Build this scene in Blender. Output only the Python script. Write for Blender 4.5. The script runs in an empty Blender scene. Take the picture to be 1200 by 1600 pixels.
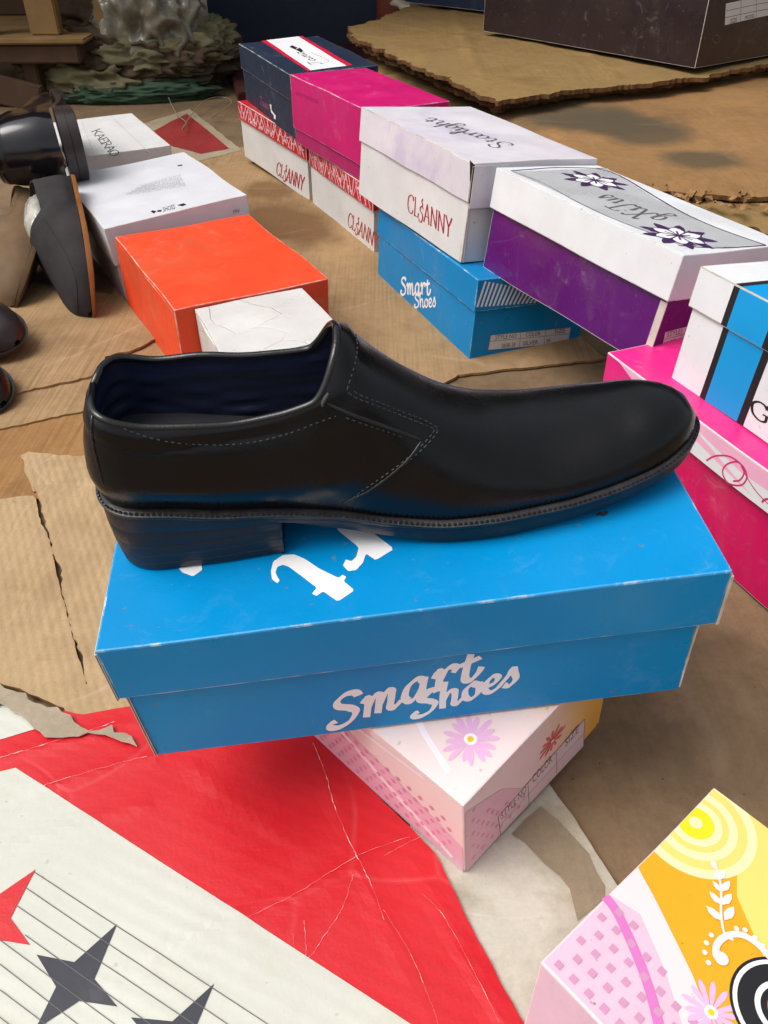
import bpy, bmesh, math, random
from mathutils import Vector, Matrix, noise
from mathutils.bvhtree import BVHTree
from mathutils.geometry import delaunay_2d_cdt
random.seed(7)
SC = bpy.context.scene
COL = SC.collection
R = math.radians

# ------------------------------------------------------------------ camera
F_PX = 1270.2; PITCH = 0.66215; ROLL = -0.0023; CAM = Vector((0, 0, 0.5004))
cf = Vector((0, math.cos(PITCH), -math.sin(PITCH)))
r0 = Vector((1, 0, 0)); u0 = r0.cross(cf)
cr = math.cos(ROLL)*r0 + math.sin(ROLL)*u0
cu = -math.sin(ROLL)*r0 + math.cos(ROLL)*u0
cam_d = bpy.data.cameras.new('camera'); cam = bpy.data.objects.new('camera', cam_d); COL.objects.link(cam)
cam_d.sensor_fit = 'VERTICAL'; cam_d.sensor_height = 24; cam_d.lens = 24*F_PX/1600
cam_d.clip_start = .02; cam_d.clip_end = 100
mw = Matrix((cr, cu, -cf)).transposed().to_4x4(); mw.translation = CAM
cam.matrix_world = mw
SC.camera = cam
# ------------------------------------------------------------------ light
SUN_EL, SUN_AZ = 60, 255          # azimuth clockwise from +Y: light from the left
w = bpy.data.worlds.new('World'); SC.world = w; w.use_nodes = True
nt = w.node_tree; nt.nodes.clear()
sky = nt.nodes.new('ShaderNodeTexSky'); sky.sky_type = 'NISHITA'; sky.sun_disc = False
sky.sun_elevation = R(SUN_EL); sky.sun_rotation = R(SUN_AZ); sky.dust_density = 6; sky.ozone_density = .6; sky.air_density = 1
hs = nt.nodes.new('ShaderNodeHueSaturation'); hs.inputs['Saturation'].default_value = .35
bg = nt.nodes.new('ShaderNodeBackground'); bg.inputs['Strength'].default_value = .13
wo = nt.nodes.new('ShaderNodeOutputWorld')
nt.links.new(sky.outputs[0], hs.inputs['Color']); nt.links.new(hs.outputs[0], bg.inputs[0]); nt.links.new(bg.outputs[0], wo.inputs[0])
sd = bpy.data.lights.new('sun', 'SUN'); sd.energy = 1.2; sd.angle = R(40); sd.color = (1, .975, .94)
so = bpy.data.objects.new('sun', sd); COL.objects.link(so)
sdir = Vector((math.sin(R(SUN_AZ))*math.cos(R(SUN_EL)), math.cos(R(SUN_AZ))*math.cos(R(SUN_EL)), math.sin(R(SUN_EL))))
so.rotation_euler = sdir.to_track_quat('Z', 'Y').to_euler()
vs = SC.view_settings; vs.view_transform = 'Standard'; vs.look = 'None'; vs.gamma = 1; vs.exposure = 0.30
try: vs.use_curve_mapping = False
except Exception: pass

# ------------------------------------------------------------------ helpers
def srgb(r, g, b):
    f = lambda c: (c/255/12.92 if c/255 <= .04045 else ((c/255+.055)/1.055)**2.4)
    return (f(r), f(g), f(b), 1)
def ray(px, py): return (cf + cr*(px-600)/F_PX - cu*(py-800)/F_PX)
def on_plane(px, py, P0, n):
    d = ray(px, py); return CAM + d*((P0-CAM).dot(n)/d.dot(n))
def gz(px, py, z): return on_plane(px, py, Vector((0, 0, z)), Vector((0, 0, 1)))
def obj(name, me, mats, parent=None):
    o = bpy.data.objects.new(name, me); COL.objects.link(o)
    for m in (mats if isinstance(mats, (list, tuple)) else [mats]): me.materials.append(m)
    if parent: o.parent = parent
    return o
def from_bm(name, bm, mats, parent=None, smooth=False, angle=None):
    me = bpy.data.meshes.new(name); bm.normal_update(); bm.to_mesh(me); bm.free()
    if smooth:
        for p in me.polygons: p.use_smooth = True
        if angle:
            try: me.set_sharp_from_angle(angle=R(angle))
            except Exception: pass
    return obj(name, me, mats, parent)
def tag(o, label, cat, group=None, kind=None):
    o['label'] = label; o['category'] = cat
    if group: o['group'] = group
    if kind: o['kind'] = kind
    return o
def empty(name, mat4): 
    o = bpy.data.objects.new(name, None); COL.objects.link(o); o.matrix_world = mat4; o.empty_display_size = .02
    return o
def catmull(pts, n=8, closed=False):
    pts = [Vector(p) for p in pts]; out = []; N = len(pts)
    if N < 3 and not closed:
        return [pts[0].lerp(pts[-1], i/n) for i in range(n+1)]
    rng = range(N if closed else N-1)
    for i in rng:
        if closed: a, b, c, d = pts[(i-1) % N], pts[i], pts[(i+1) % N], pts[(i+2) % N]
        else: a, b, c, d = pts[max(i-1, 0)], pts[i], pts[i+1], pts[min(i+2, N-1)]
        for k in range(n):
            t = k/n
            out.append(.5*((2*b)+(-a+c)*t+(2*a-5*b+4*c-d)*t*t+(-a+3*b-3*c+d)*t**3))
    if not closed: out.append(pts[-1])
    return out

# ------------------------------------------------------------------ materials
_m = {}
def mat(name, base, rough=.5, var=.12, vscale=14, dirt=0, dirtcol=(.12, .09, .06, 1), bump=.15, bscale=260, spec=.5,
        corr=0, corr_dir=(1, 0, 0), corr_scale=220, coat=0, specks=0, sheen=0, creases=0, crease_scale=7, stains=None, grain=0, streak=0, sdir=0, scuff=0, fibre=0, alpha=None, dscale=6, d0=.5, d1=.72):
    if name in _m: return _m[name]
    m = bpy.data.materials.new(name); m.use_nodes = True; t = m.node_tree; L = t.links
    b = t.nodes['Principled BSDF']; b.inputs['Roughness'].default_value = rough
    b.inputs['Specular IOR Level'].default_value = spec
    if coat: b.inputs['Coat Weight'].default_value = coat; b.inputs['Coat Roughness'].default_value = .12
    tc = t.nodes.new('ShaderNodeTexCoord'); co = tc.outputs['Object']
    def N(sc, det=5, r=.6, dist=0):
        n = t.nodes.new('ShaderNodeTexNoise'); n.inputs['Scale'].default_value = sc; n.inputs['Detail'].default_value = det
        n.inputs['Roughness'].default_value = r; n.inputs['Distortion'].default_value = dist; L.new(co, n.inputs['Vector']); return n.outputs['Fac']
    def ramp(f, a, c, v0=0, v1=1):
        n = t.nodes.new('ShaderNodeMapRange'); n.inputs[1].default_value = a; n.inputs[2].default_value = c
        n.inputs[3].default_value = v0; n.inputs[4].default_value = v1; L.new(f, n.inputs[0]); return n.outputs[0]
    def mix(f, A, B, bt='MIX'):
        n = t.nodes.new('ShaderNodeMix'); n.data_type = 'RGBA'; n.blend_type = bt
        if isinstance(f, (int, float)): n.inputs[0].default_value = f
        else: L.new(f, n.inputs[0])
        for i, v in ((6, A), (7, B)):
            if isinstance(v, (tuple, list)): n.inputs[i].default_value = v
            else: L.new(v, n.inputs[i])
        return n.outputs[2]
    def math_(op, a, c=None):
        n = t.nodes.new('ShaderNodeMath'); n.operation = op
        for i, v in ((0, a), (1, c)):
            if v is None: continue
            if isinstance(v, (int, float)): n.inputs[i].default_value = v
            else: L.new(v, n.inputs[i])
        return n.outputs[0]
    c = tuple(base)
    dark = tuple(x*(1-var) for x in c[:3])+(1,); lite = tuple(min(1, x*(1+var)) for x in c[:3])+(1,)
    col = mix(ramp(N(vscale), .3, .7), dark, lite)
    if fibre: col = mix(ramp(N(900, 2), .45, .75, 0, fibre), col, tuple(min(1, x*1.6+.03) for x in c[:3])+(1,))
    if dirt: col = mix(ramp(N(dscale, 8, .7, .4), d0, d1, 0, dirt), col, dirtcol)
    if grain:
        col = mix(ramp(N(340, 4, .7), .3, .7, grain, 0), col, tuple(x*.5 for x in c[:3])+(1,))
        col = mix(ramp(N(48, 6, .75), .45, .75, 0, grain*1.3), col, tuple(x*.45 for x in c[:3])+(1,))
    if streak:
        mp_ = t.nodes.new('ShaderNodeMapping'); mp_.inputs['Rotation'].default_value = (0, 0, sdir); mp_.inputs['Scale'].default_value = (260, 7, 260); L.new(co, mp_.inputs[0])
        sn = t.nodes.new('ShaderNodeTexNoise'); sn.inputs['Scale'].default_value = 1; sn.inputs['Detail'].default_value = 4; L.new(mp_.outputs[0], sn.inputs['Vector'])
        sg = math_('MULTIPLY', ramp(sn.outputs['Fac'], .4, .68, 0, streak), ramp(N(4, 3), .35, .6, .2, 1))
        col = mix(sg, col, tuple(x*.42 for x in c[:3])+(1,))
    if scuff:
        sc1 = math_('MULTIPLY', ramp(N(26, 9, .8, 1.5), .55, .68, 0, scuff), ramp(N(5, 2), .40, .6))
        col = mix(sc1, col, tuple(min(1, x*.75+.16) for x in c[:3])+(1,))
        mp2 = t.nodes.new('ShaderNodeMapping'); mp2.inputs['Rotation'].default_value = (.5, .3, .7); mp2.inputs['Scale'].default_value = (400, 9, 60); L.new(co, mp2.inputs[0])
        s2 = t.nodes.new('ShaderNodeTexNoise'); s2.inputs['Scale'].default_value = 1; s2.inputs['Detail'].default_value = 3; L.new(mp2.outputs[0], s2.inputs['Vector'])
        col = mix(math_('MULTIPLY', ramp(s2.outputs['Fac'], .70, .76, 0, scuff*1.2), ramp(N(9, 2), .5, .6)), col, tuple(min(1, x*.7+.25) for x in c[:3])+(1,))
    for (sx_, sy_, srx, sry, sa, scol, samt) in (stains or []):
        mp_ = t.nodes.new('ShaderNodeMapping'); mp_.vector_type = 'TEXTURE'; mp_.inputs['Location'].default_value = (sx_, sy_, 0); mp_.inputs['Rotation'].default_value = (0, 0, sa); mp_.inputs['Scale'].default_value = (srx, sry, 10); L.new(co, mp_.inputs[0])
        ln = t.nodes.new('ShaderNodeVectorMath'); ln.operation = 'LENGTH'; L.new(mp_.outputs[0], ln.inputs[0])
        dd_ = math_('ADD', ln.outputs['Value'], math_('MULTIPLY', N(11, 6, .65), 1.1))
        col = mix(ramp(dd_, 1.2, 1.75, samt, 0), col, scol)
    if specks: col = mix(ramp(N(170, 3, .5), .70, .74, 0, specks), col, dirtcol)
    h = math_('MULTIPLY', N(bscale, 3), .3)
    if corr:
        mp = t.nodes.new('ShaderNodeVectorMath'); mp.operation = 'DOT_PRODUCT'; mp.inputs[1].default_value = corr_dir; L.new(co, mp.inputs[0])
        wob = math_('MULTIPLY', N(9, 2), .005)
        s = math_('SINE', math_('MULTIPLY', math_('ADD', mp.outputs['Value'], wob), corr_scale*6.283))
        amp = ramp(N(5, 3), .35, .65, .15, 1)
        hc = math_('MULTIPLY', s, math_('MULTIPLY', amp, corr))
        h = math_('ADD', h, hc)
        col = mix(math_('MULTIPLY', ramp(s, -1, 1, 0, .16), amp), col, tuple(x*.45 for x in c[:3])+(1,))
    if creases:
        v = t.nodes.new('ShaderNodeTexVoronoi'); v.feature = 'DISTANCE_TO_EDGE'; v.inputs['Scale'].default_value = crease_scale
        wn = t.nodes.new('ShaderNodeTexNoise'); wn.inputs['Scale'].default_value = 5; L.new(co, wn.inputs['Vector'])
        va = t.nodes.new('ShaderNodeVectorMath'); va.operation = 'MULTIPLY_ADD'; L.new(wn.outputs['Color'], va.inputs[0]); va.inputs[1].default_value = (.12,)*3; L.new(co, va.inputs[2])
        L.new(va.outputs[0], v.inputs['Vector'])
        e = ramp(v.outputs['Distance'], 0, .018, 1, 0)
        gate = ramp(N(6, 2), .45, .6)
        e = math_('MULTIPLY', e, gate)
        h = math_('ADD', h, math_('MULTIPLY', e, -creases*1.2))
        col = mix(math_('MULTIPLY', e, min(.5, creases*.5)), col, tuple(min(1, x*1.0+.16) for x in c[:3])+(1,) if max(c[:3]) < .62 or min(c[:3]) < .3 else tuple(x*.35 for x in c[:3])+(1,))
    L.new(col, b.inputs['Base Color'])
    L.new(ramp(N(30, 4), .3, .7, max(.02, rough-.08), min(1, rough+.12)), b.inputs['Roughness'])
    bp = t.nodes.new('ShaderNodeBump'); bp.inputs['Strength'].default_value = bump; bp.inputs['Distance'].default_value = .002
    L.new(h, bp.inputs['Height']); L.new(bp.outputs[0], b.inputs['Normal'])
    if alpha is not None: b.inputs['Alpha'].default_value = alpha
    _m[name] = m; return m
def card(name, col, **k):
    d = dict(rough=.38, var=.07, bump=.16, specks=.7, dirt=.3, dirtcol=srgb(120, 104, 86), dscale=7, d0=.52, d1=.8, fibre=.05, scuff=.5, spec=.3); d.update(k); return mat(name, col, **d)

# ------------------------------------------------------------------ shoe boxes
POSE = {
'M':((-0.1397,0.2917,0.0837),(0.3305,0.1690,0.1078),(4.55,-4.73,5.58)),
'P':((0.0510,0.2646,0.0020),(0.1451,0.2802,0.0907),(0.65,-7.04,44.63)),
'S':((0.1105,0.9598,0.0006),(0.1760,0.3239,0.1106),(-0.68,3.54,22.50)),
'T':((0.0973,1.0120,0.1117),(0.1865,0.3214,0.1228),(0.34,4.88,25.68)),
'C2':((-0.0172,1.3467,-0.0006),(0.1900,0.3000,0.1056),(0.00,0.00,24.36)),
'C1':((-0.1457,1.6304,0.0001),(0.1900,0.3188,0.1127),(2.84,-1.21,30.99)),
'N':((-0.1655,1.6290,0.1124),(0.1737,0.3084,0.1117),(1.85,-1.13,24.89)),
'G':((-0.0222,1.3669,0.1044),(0.1464,0.2999,0.1137),(1.25,-0.15,28.82)),
'W':((0.2696,0.7528,0.0986),(0.1636,0.2985,0.1203),(2.07,6.74,30.02)),
'GL':((0.3879,0.4208,0.1197),(0.1900,0.2999,0.1084),(0.22,4.36,22.53)),
'PK':((0.3399,0.4706,-0.0003),(0.1900,0.3000,0.1205),(0.31,0.38,22.34)),
'O':((-0.2445,0.8946,-0.0008),(0.1989,0.2669,0.1028),(1.11,-0.12,29.00)),
'V':((-0.1592,0.7592,-0.0006),(0.1329,0.1562,0.1060),(-1.25,-1.72,22.78)),
'B':((-0.3832,1.1445,0.0001),(0.2144,0.3027,0.1145),(-0.95,-3.96,28.58)),
'K':((-0.5711,1.5576,0.0000),(0.1900,0.3000,0.1000),(0.11,-0.56,27.42)),
'Y':((0.2655,-0.0595,-0.0004),(0.1501,0.3000,0.0982),(-0.24,2.02,40.42)),
}
def frame(k):
    o, d, (rx, ry, rz) = POSE[k]
    m = Matrix.Rotation(R(rz), 4, 'Z') @ Matrix.Rotation(R(rx), 4, 'X') @ Matrix.Rotation(R(ry), 4, 'Y')
    m.translation = Vector(o); return m
def slab_bm(bm, x0, x1, y0, y1, z0, z1, warp=.0006, bev=.0011, cuts=13, seed=0, edgemat=1, open_bottom=False):
    """bevelled, slightly warped board box; bevel faces get the worn-edge material"""
    tb = bmesh.new()
    vs_ = [tb.verts.new((x, y, z)) for z in (z0, z1) for y in (y0, y1) for x in (x0, x1)]
    F = [(0, 1, 5, 4), (1, 3, 7, 5), (3, 2, 6, 7), (2, 0, 4, 6), (4, 5, 7, 6), (0, 2, 3, 1)]
    for f in F: tb.faces.new([vs_[i] for i in f])
    small = min(x1-x0, y1-y0, z1-z0)
    bmesh.ops.bevel(tb, geom=list(tb.edges), offset=min(bev, small*.3), segments=2, profile=.6, affect='EDGES')
    tb.normal_update()
    for f in tb.faces: f.material_index = edgemat if max(abs(c) for c in f.normal) < .99 else 0
    bmesh.ops.recalc_face_normals(tb, faces=list(tb.faces))
    for ax in range(3):
        es = [e for e in tb.edges if abs((e.verts[0].co-e.verts[1].co)[ax]) > .02]
        if es: bmesh.ops.subdivide_edges(tb, edges=es, cuts=cuts, use_grid_fill=True)
    for v in tb.verts:
        q = v.co*9+Vector((seed*3.1, seed*1.7, 0))
        v.co += Vector((noise.noise(q), noise.noise(q+Vector((7, 0, 0))), noise.noise(q+Vector((0, 9, 0)))))*warp*1.6
    me = bpy.data.meshes.new('t'); tb.to_mesh(me); tb.free(); bm.from_mesh(me); bpy.data.meshes.remove(me)
WARP = {}
def warp_at(v, warp, seed):
    q = v*9+Vector((seed*3.1, seed*1.7, 0))
    return Vector((noise.noise(q), noise.noise(q+Vector((7, 0, 0))), noise.noise(q+Vector((0, 9, 0)))))*warp*1.6
def make_box(k, name, label, lid_mat, base_mat, edge_mat, lid_h, inset=(.003, .003, .003, .003), group='shoe boxes on the stall', warp=.0008, base_edge=None):
    """inset: base wall inset from the lid at x0,x1,y0,y1"""
    m = frame(k); d = POSE[k][1]; root = empty(name, m); A, Bb, H = d
    tag(root, label, 'shoe box', group)
    bm = bmesh.new(); sd_ = sum(map(ord, k)) % 17; WARP[k] = (warp, sd_, sd_+3)
    slab_bm(bm, inset[0], A-inset[1], inset[2], Bb-inset[3], .0005, H-.004, warp, .0009, seed=sd_)
    base = from_bm('box_base', bm, [base_mat, base_edge or edge_mat], root)
    # lid: a real cap with skirts, open below
    bm = bmesh.new(); t = .0016
    slab_bm(bm, 0, A, 0, Bb, H-lid_h, H, warp, .0012, seed=sd_+3)
    lid = from_bm('lid', bm, [lid_mat, edge_mat], root)
    return root, base, lid
class Face:
    """a plane of a box, for placing print on it. which: 'top','front'(y=0) or 'side'(x=0)"""
    def __init__(s, k, which, off=0.0, lift=.0006):
        s.m = frame(k); s.d = POSE[k][1]; s.mi = s.m.inverted()
        s.n = {'top': Vector((0, 0, 1)), 'front': Vector((0, -1, 0)), 'side': Vector((-1, 0, 0))}[which]
        s.p = {'top': Vector((0, 0, s.d[2])), 'front': Vector((0, off, 0)), 'side': Vector((off, 0, 0))}[which] + s.n*lift
        s.which = which; s.base = off > .002; s.wp = (WARP[k][0], WARP[k][1 if s.base else 2])
        s.p = s.p-s.n*lift; s.lift = .00022+max(0, lift-.0011)*.1
        s.N = (s.m.to_3x3() @ s.n).normalized(); s.P = s.m @ s.p
        s.ax = {'top': (Vector((1, 0, 0)), Vector((0, 1, 0))), 'front': (Vector((1, 0, 0)), Vector((0, 0, 1))), 'side': (Vector((0, -1, 0)), Vector((0, 0, 1)))}[which]
    def loc(s, px, py): return s.mi @ on_plane(px, py, s.P, s.N)
    def to2(s, v): return ((v-s.p).dot(s.ax[0]), (v-s.p).dot(s.ax[1]))
    def fr2(s, a, b, k=0, lift=0):
        v = s.p + s.ax[0]*a + s.ax[1]*b
        return v + s.n*(s.lift+(k % 40)*.000008+lift*.12) + warp_at(v, *s.wp)
    def px2(s, px, py): return s.to2(s.loc(px, py))
def decal(face, polys, mat_, parent, name='print', lift=0, clip=None):
    bm = bmesh.new()
    for i, pts in enumerate(polys):
        if len(pts) < 3: continue
        xs = [p[0] for p in pts]; ys = [p[1] for p in pts]
        big = max(max(xs)-min(xs), max(ys)-min(ys)) > .02
        if big: b2 = patch_bm(jag(pts, 0, 0, .012), lambda x, y: 0, 0, .014)
        else:
            b2 = bmesh.new(); f = b2.faces.new([b2.verts.new((x, y, 0)) for x, y in pts]); bmesh.ops.triangulate(b2, faces=[f])
        for v in b2.verts: v.co = face.fr2(v.co.x, v.co.y, i, lift)
        b2.normal_update()
        for f in b2.faces:
            if f.normal.dot(face.n) < 0: f.normal_flip()
        me = bpy.data.meshes.new('t'); b2.to_mesh(me); b2.free(); bm.from_mesh(me); bpy.data.meshes.remove(me)
    return from_bm(name, bm, mat_, parent)
def pxpoly(face, polys): return [[face.px2(*p) for p in q] for q in polys]
def ribbon(pts, w0, w1=None, pen=None, n=6):
    """2D variable-width stroke polygon(s): returns quads polygon outline. pen: nib angle; w0 min w1 max width"""
    P = [Vector((p[0], p[1])) for p in pts]
    if len(P) > 2: P = [Vector((q.x, q.y)) for q in catmull([Vector((p.x, p.y, 0)) for p in P], n)]
    else: P = [P[0].lerp(P[1], i/3) for i in range(4)]
    Lf, Rt = [], []
    for i, p in enumerate(P):
        d = (P[min(i+1, len(P)-1)]-P[max(i-1, 0)])
        if d.length < 1e-9: d = Vector((1, 0))
        d.normalize(); nn = Vector((-d.y, d.x))
        wd = w0
        if w1 is not None: wd = w0+(w1-w0)*abs(math.sin(math.atan2(d.y, d.x)-pen))**1.3
        Lf.append(p+nn*wd/2); Rt.append(p-nn*wd/2)
    return [[tuple(Lf[i]), tuple(Lf[i+1]), tuple(Rt[i+1]), tuple(Rt[i])] for i in range(len(P)-1)]
def ribbons(face, strokes, mat_, parent, name='lettering', lift=0):
    bm = bmesh.new()
    for si, quads in enumerate(strokes):
        prev = None
        for q in quads:
            if prev is None: prev = [bm.verts.new(face.fr2(*q[0], si, lift)), bm.verts.new(face.fr2(*q[3], si, lift))]
            nx = [bm.verts.new(face.fr2(*q[1], si, lift)), bm.verts.new(face.fr2(*q[2], si, lift))]
            f = bm.faces.new((prev[0], prev[1], nx[1], nx[0])); f.normal_update()
            if f.normal.dot(face.n) < 0: f.normal_flip()
            prev = nx
    return from_bm(name, bm, mat_, parent)
# stroke alphabets: glyph -> (advance, [strokes]); x-height .5, capitals 1
SCRIPT = {
'S': (.60, [[(.54, .82), (.47, .96), (.30, 1.0), (.16, .88), (.18, .70), (.38, .52), (.48, .32), (.38, .08), (.18, 0), (.02, .08), (.02, .22), (.12, .24)]]),
'm': (.74, [[(0, .40), (.08, .50), (.11, .38), (.08, 0)], [(.09, .18), (.21, .46), (.31, .46), (.31, .26), (.29, 0)], [(.31, .18), (.43, .46), (.53, .45), (.53, .26), (.52, .06), (.60, .0), (.72, .12)]]),
'a': (.54, [[(.36, .42), (.24, .5), (.09, .4), (.04, .17), (.13, .01), (.25, .06), (.36, .28)], [(.38, .5), (.35, .12), (.43, 0), (.54, .12)]]),
'r': (.42, [[(0, .36), (.07, .5), (.11, .40), (.09, 0)], [(.10, .22), (.20, .45), (.31, .5), (.38, .43), (.34, .34)]]),
't': (.42, [[(.20, .64), (.15, .3), (.16, .06), (.27, 0), (.38, .12), (.42, .24)], [(.02, .44), (.38, .48)]]),
'h': (.50, [[(.11, .88), (.06, .5), (.05, 0)], [(.05, .22), (.18, .48), (.31, .46), (.32, .25), (.31, .06), (.39, 0), (.50, .12)]]),
'o': (.44, [[(.2, .5), (.06, .36), (.06, .12), (.18, 0), (.32, .1), (.34, .36), (.22, .5), (.30, .40), (.44, .42)]]),
'e': (.40, [[(.06, .22), (.24, .26), (.31, .40), (.21, .5), (.08, .38), (.05, .12), (.16, 0), (.30, .04), (.42, .18)]]),
's': (.38, [[(.0, .16), (.14, .36), (.22, .54), (.27, .36), (.30, .14), (.18, 0), (.05, .08)]]),
'l': (.24, [[(.02, .2), (.20, .8), (.16, 1.0), (.08, .85), (.06, .1), (.14, 0), (.24, .12)]]),
'i': (.24, [[(.0, .3), (.08, .5), (.07, .08), (.14, 0), (.24, .12)], [(.11, .68), (.13, .72)]]),
'g': (.46, [[(.34, .42), (.22, .5), (.08, .38), (.05, .15), (.14, .0), (.28, .1), (.36, .46), (.32, -.2), (.18, -.42), (.04, -.3), (.46, .1)]]),
'u': (.46, [[(0, .36), (.07, .5), (.06, .12), (.15, 0), (.28, .1), (.34, .5), (.33, .08), (.46, .1)]]),
'p': (.46, [[(.0, .36), (.08, .5), (.04, -.4)], [(.06, .2), (.18, .48), (.32, .4), (.32, .14), (.2, .0), (.08, .08)]]),
'x': (.42, [[(.02, .46), (.12, .48), (.26, .02), (.40, .08)], [(.36, .48), (.04, .02)]]),
'k': (.46, [[(.08, 1), (.05, 0)], [(.34, .48), (.08, .22), (.36, 0), (.46, .1)]]),
'T': (.60, [[(.02, .86), (.14, 1), (.60, .96)], [(.36, .97), (.28, .3), (.14, 0), (.02, .1)]]),
'X': (.70, [[(.05, .85), (.18, 1), (.34, .5), (.54, 0), (.70, .12)], [(.72, .92), (.6, 1), (.3, .45), (.10, 0), (-.05, .1)]]),
}
SCRIPTB = {k: (a, [[(x, y if k == 'S' else y*1.28) for x, y in q] for q in st]) for k, (a, st) in SCRIPT.items()}
def serifed(strokes, feet):   # feet: horizontal serif centres
    return strokes + [[(x-.07, y), (x+.07, y)] for x, y in feet]
SERIF = {
'C': (.72, [[(.62, .78), (.56, .95), (.36, 1.0), (.12, .82), (.06, .5), (.12, .18), (.36, 0), (.56, .06), (.64, .24)], [(.62, .98), (.62, .74)]]),
'L': (.60, serifed([[(.14, 1), (.14, 0)], [(.14, .01), (.52, .01)], [(.54, .26), (.50, .0)]], [(.14, 1), (.1, 0)])),
'S': (.50, [[(.36, 1.16), (.24, 1.0), (.34, .86), (.30, .70)], [(.42, .62), (.30, .72), (.12, .62), (.14, .46), (.36, .30), (.40, .08), (.26, -.14), (.08, -.14), (.04, -.02)]]),
'A': (.70, serifed([[(.34, 1), (.08, 0)], [(.34, 1.02), (.60, 0)], [(.17, .34), (.50, .34)]], [(.08, 0), (.60, 0)])),
'N': (.78, serifed([[(.12, 1), (.12, 0)], [(.12, 1), (.64, 0)], [(.64, 1), (.64, 0)]], [(.12, 0), (.10, 1), (.64, 1)])),
'Y': (.70, serifed([[(.06, 1), (.34, .48)], [(.62, 1), (.34, .48)], [(.34, .5), (.34, 0)]], [(.06, 1), (.62, 1), (.34, 0)])),
'K': (.74, serifed([[(.12, 1), (.12, 0)], [(.60, 1), (.14, .45)], [(.26, .58), (.62, 0)]], [(.12, 0), (.12, 1), (.6, 1), (.64, 0)])),
'E': (.60, serifed([[(.12, 1), (.12, 0)], [(.12, 1), (.5, 1)], [(.12, .52), (.42, .52)], [(.12, 0), (.54, 0)], [(.5, 1), (.5, .84)], [(.54, 0), (.54, .18)]], [])),
'R': (.70, serifed([[(.12, 1), (.12, 0)], [(.12, 1), (.38, 1), (.52, .86), (.50, .62), (.34, .5), (.12, .5)], [(.34, .5), (.64, 0)]], [(.12, 0), (.12, 1)])),
'O': (.76, [[(.36, 1), (.12, .82), (.06, .5), (.12, .18), (.36, 0), (.60, .18), (.66, .5), (.60, .82), (.36, 1)]]),
'G': (.80, [[(.66, .8), (.56, .96), (.36, 1), (.12, .8), (.06, .5), (.12, .18), (.36, 0), (.6, .1), (.66, .4)], [(.50, .42), (.76, .42)], [(.66, 1), (.66, .76)]]),
'l': (.30, serifed([[(.14, 1.04), (.14, 0)]], [(.14, 0), (.10, 1.04)])),
'a': (.50, [[(.08, .42), (.22, .5), (.34, .42), (.34, .1), (.42, 0), (.5, .05)], [(.34, .28), (.12, .22), (.06, .08), (.18, -.01), (.34, .12)]]),
' ': (.35, []),
}
def text_on(face, s, p0, p1, pup, font, mat_, parent, w0=.03, w1=.16, pen=.35, gap=0, name='lettering', slant=0, lift=0):
    """p0,p1: pixel ends of the baseline; pup: pixel at cap height above p0"""
    a = Vector(face.px2(*p0)); b = Vector(face.px2(*p1)); c = Vector(face.px2(*pup))
    tot = sum(font[ch][0]+gap for ch in s)-gap
    ex = (b-a)/tot; ey = c-a
    sc = ey.length; out = []; x = 0
    for ch in s:
        adv, st = font[ch]
        for q in st:
            pts = [tuple(a + ex*(x+px_+slant*py_) + ey*py_) for px_, py_ in q]
            ang = math.atan2(ex.y, ex.x)+pen
            out.append(ribbon(pts, w0*sc, w1*sc, ang, 7))
        x += adv+gap
    return ribbons(face, out, mat_, parent, name, lift)
def sans_on(face, s, p0, p1, pup, mat_, parent, name='lettering', fit=True):
    a = Vector(face.px2(*p0)); b = Vector(face.px2(*p1)); c = Vector(face.px2(*pup))
    cu_ = bpy.data.curves.new('t', 'FONT'); cu_.body = s; cu_.resolution_u = 2
    to = bpy.data.objects.new('t', cu_); COL.objects.link(to)
    dg = bpy.context.evaluated_depsgraph_get(); me = bpy.data.meshes.new_from_object(to.evaluated_get(dg))
    bpy.data.objects.remove(to)
    if not me.vertices: return
    xs = [v.co.x for v in me.vertices]; x0, x1 = min(xs), max(xs)
    ex = (b-a)/(x1-x0); ey = (c-a)/.7
    for v in me.vertices:
        q = a+ex*(v.co.x-x0)+ey*v.co.y; v.co = face.fr2(q.x, q.y, 5)
    bm = bmesh.new(); bm.from_mesh(me); bm.normal_update()
    for f in bm.faces:
        if f.normal.dot(face.n) < 0: f.normal_flip()
    return from_bm(name, bm, mat_, parent)
def line_px(face, p, q, w): return ribbon([face.px2(*p), face.px2(*q)], w)
def poly_px(face, pts, w, n=6): return ribbon([face.px2(*p) for p in pts], w, n=n)
def chaikin(p):
    o = []
    for i in range(len(p)):
        a, b = p[i], p[(i+1) % len(p)]
        o += [(a[0]*.9+b[0]*.1, a[1]*.9+b[1]*.1), (a[0]*.1+b[0]*.9, a[1]*.1+b[1]*.9)]
    return o
def circle(cx, cy, r, n=28, ph=0): return [(cx+r*math.cos(ph+2*math.pi*i/n), cy+r*math.sin(ph+2*math.pi*i/n)) for i in range(n)]
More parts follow.
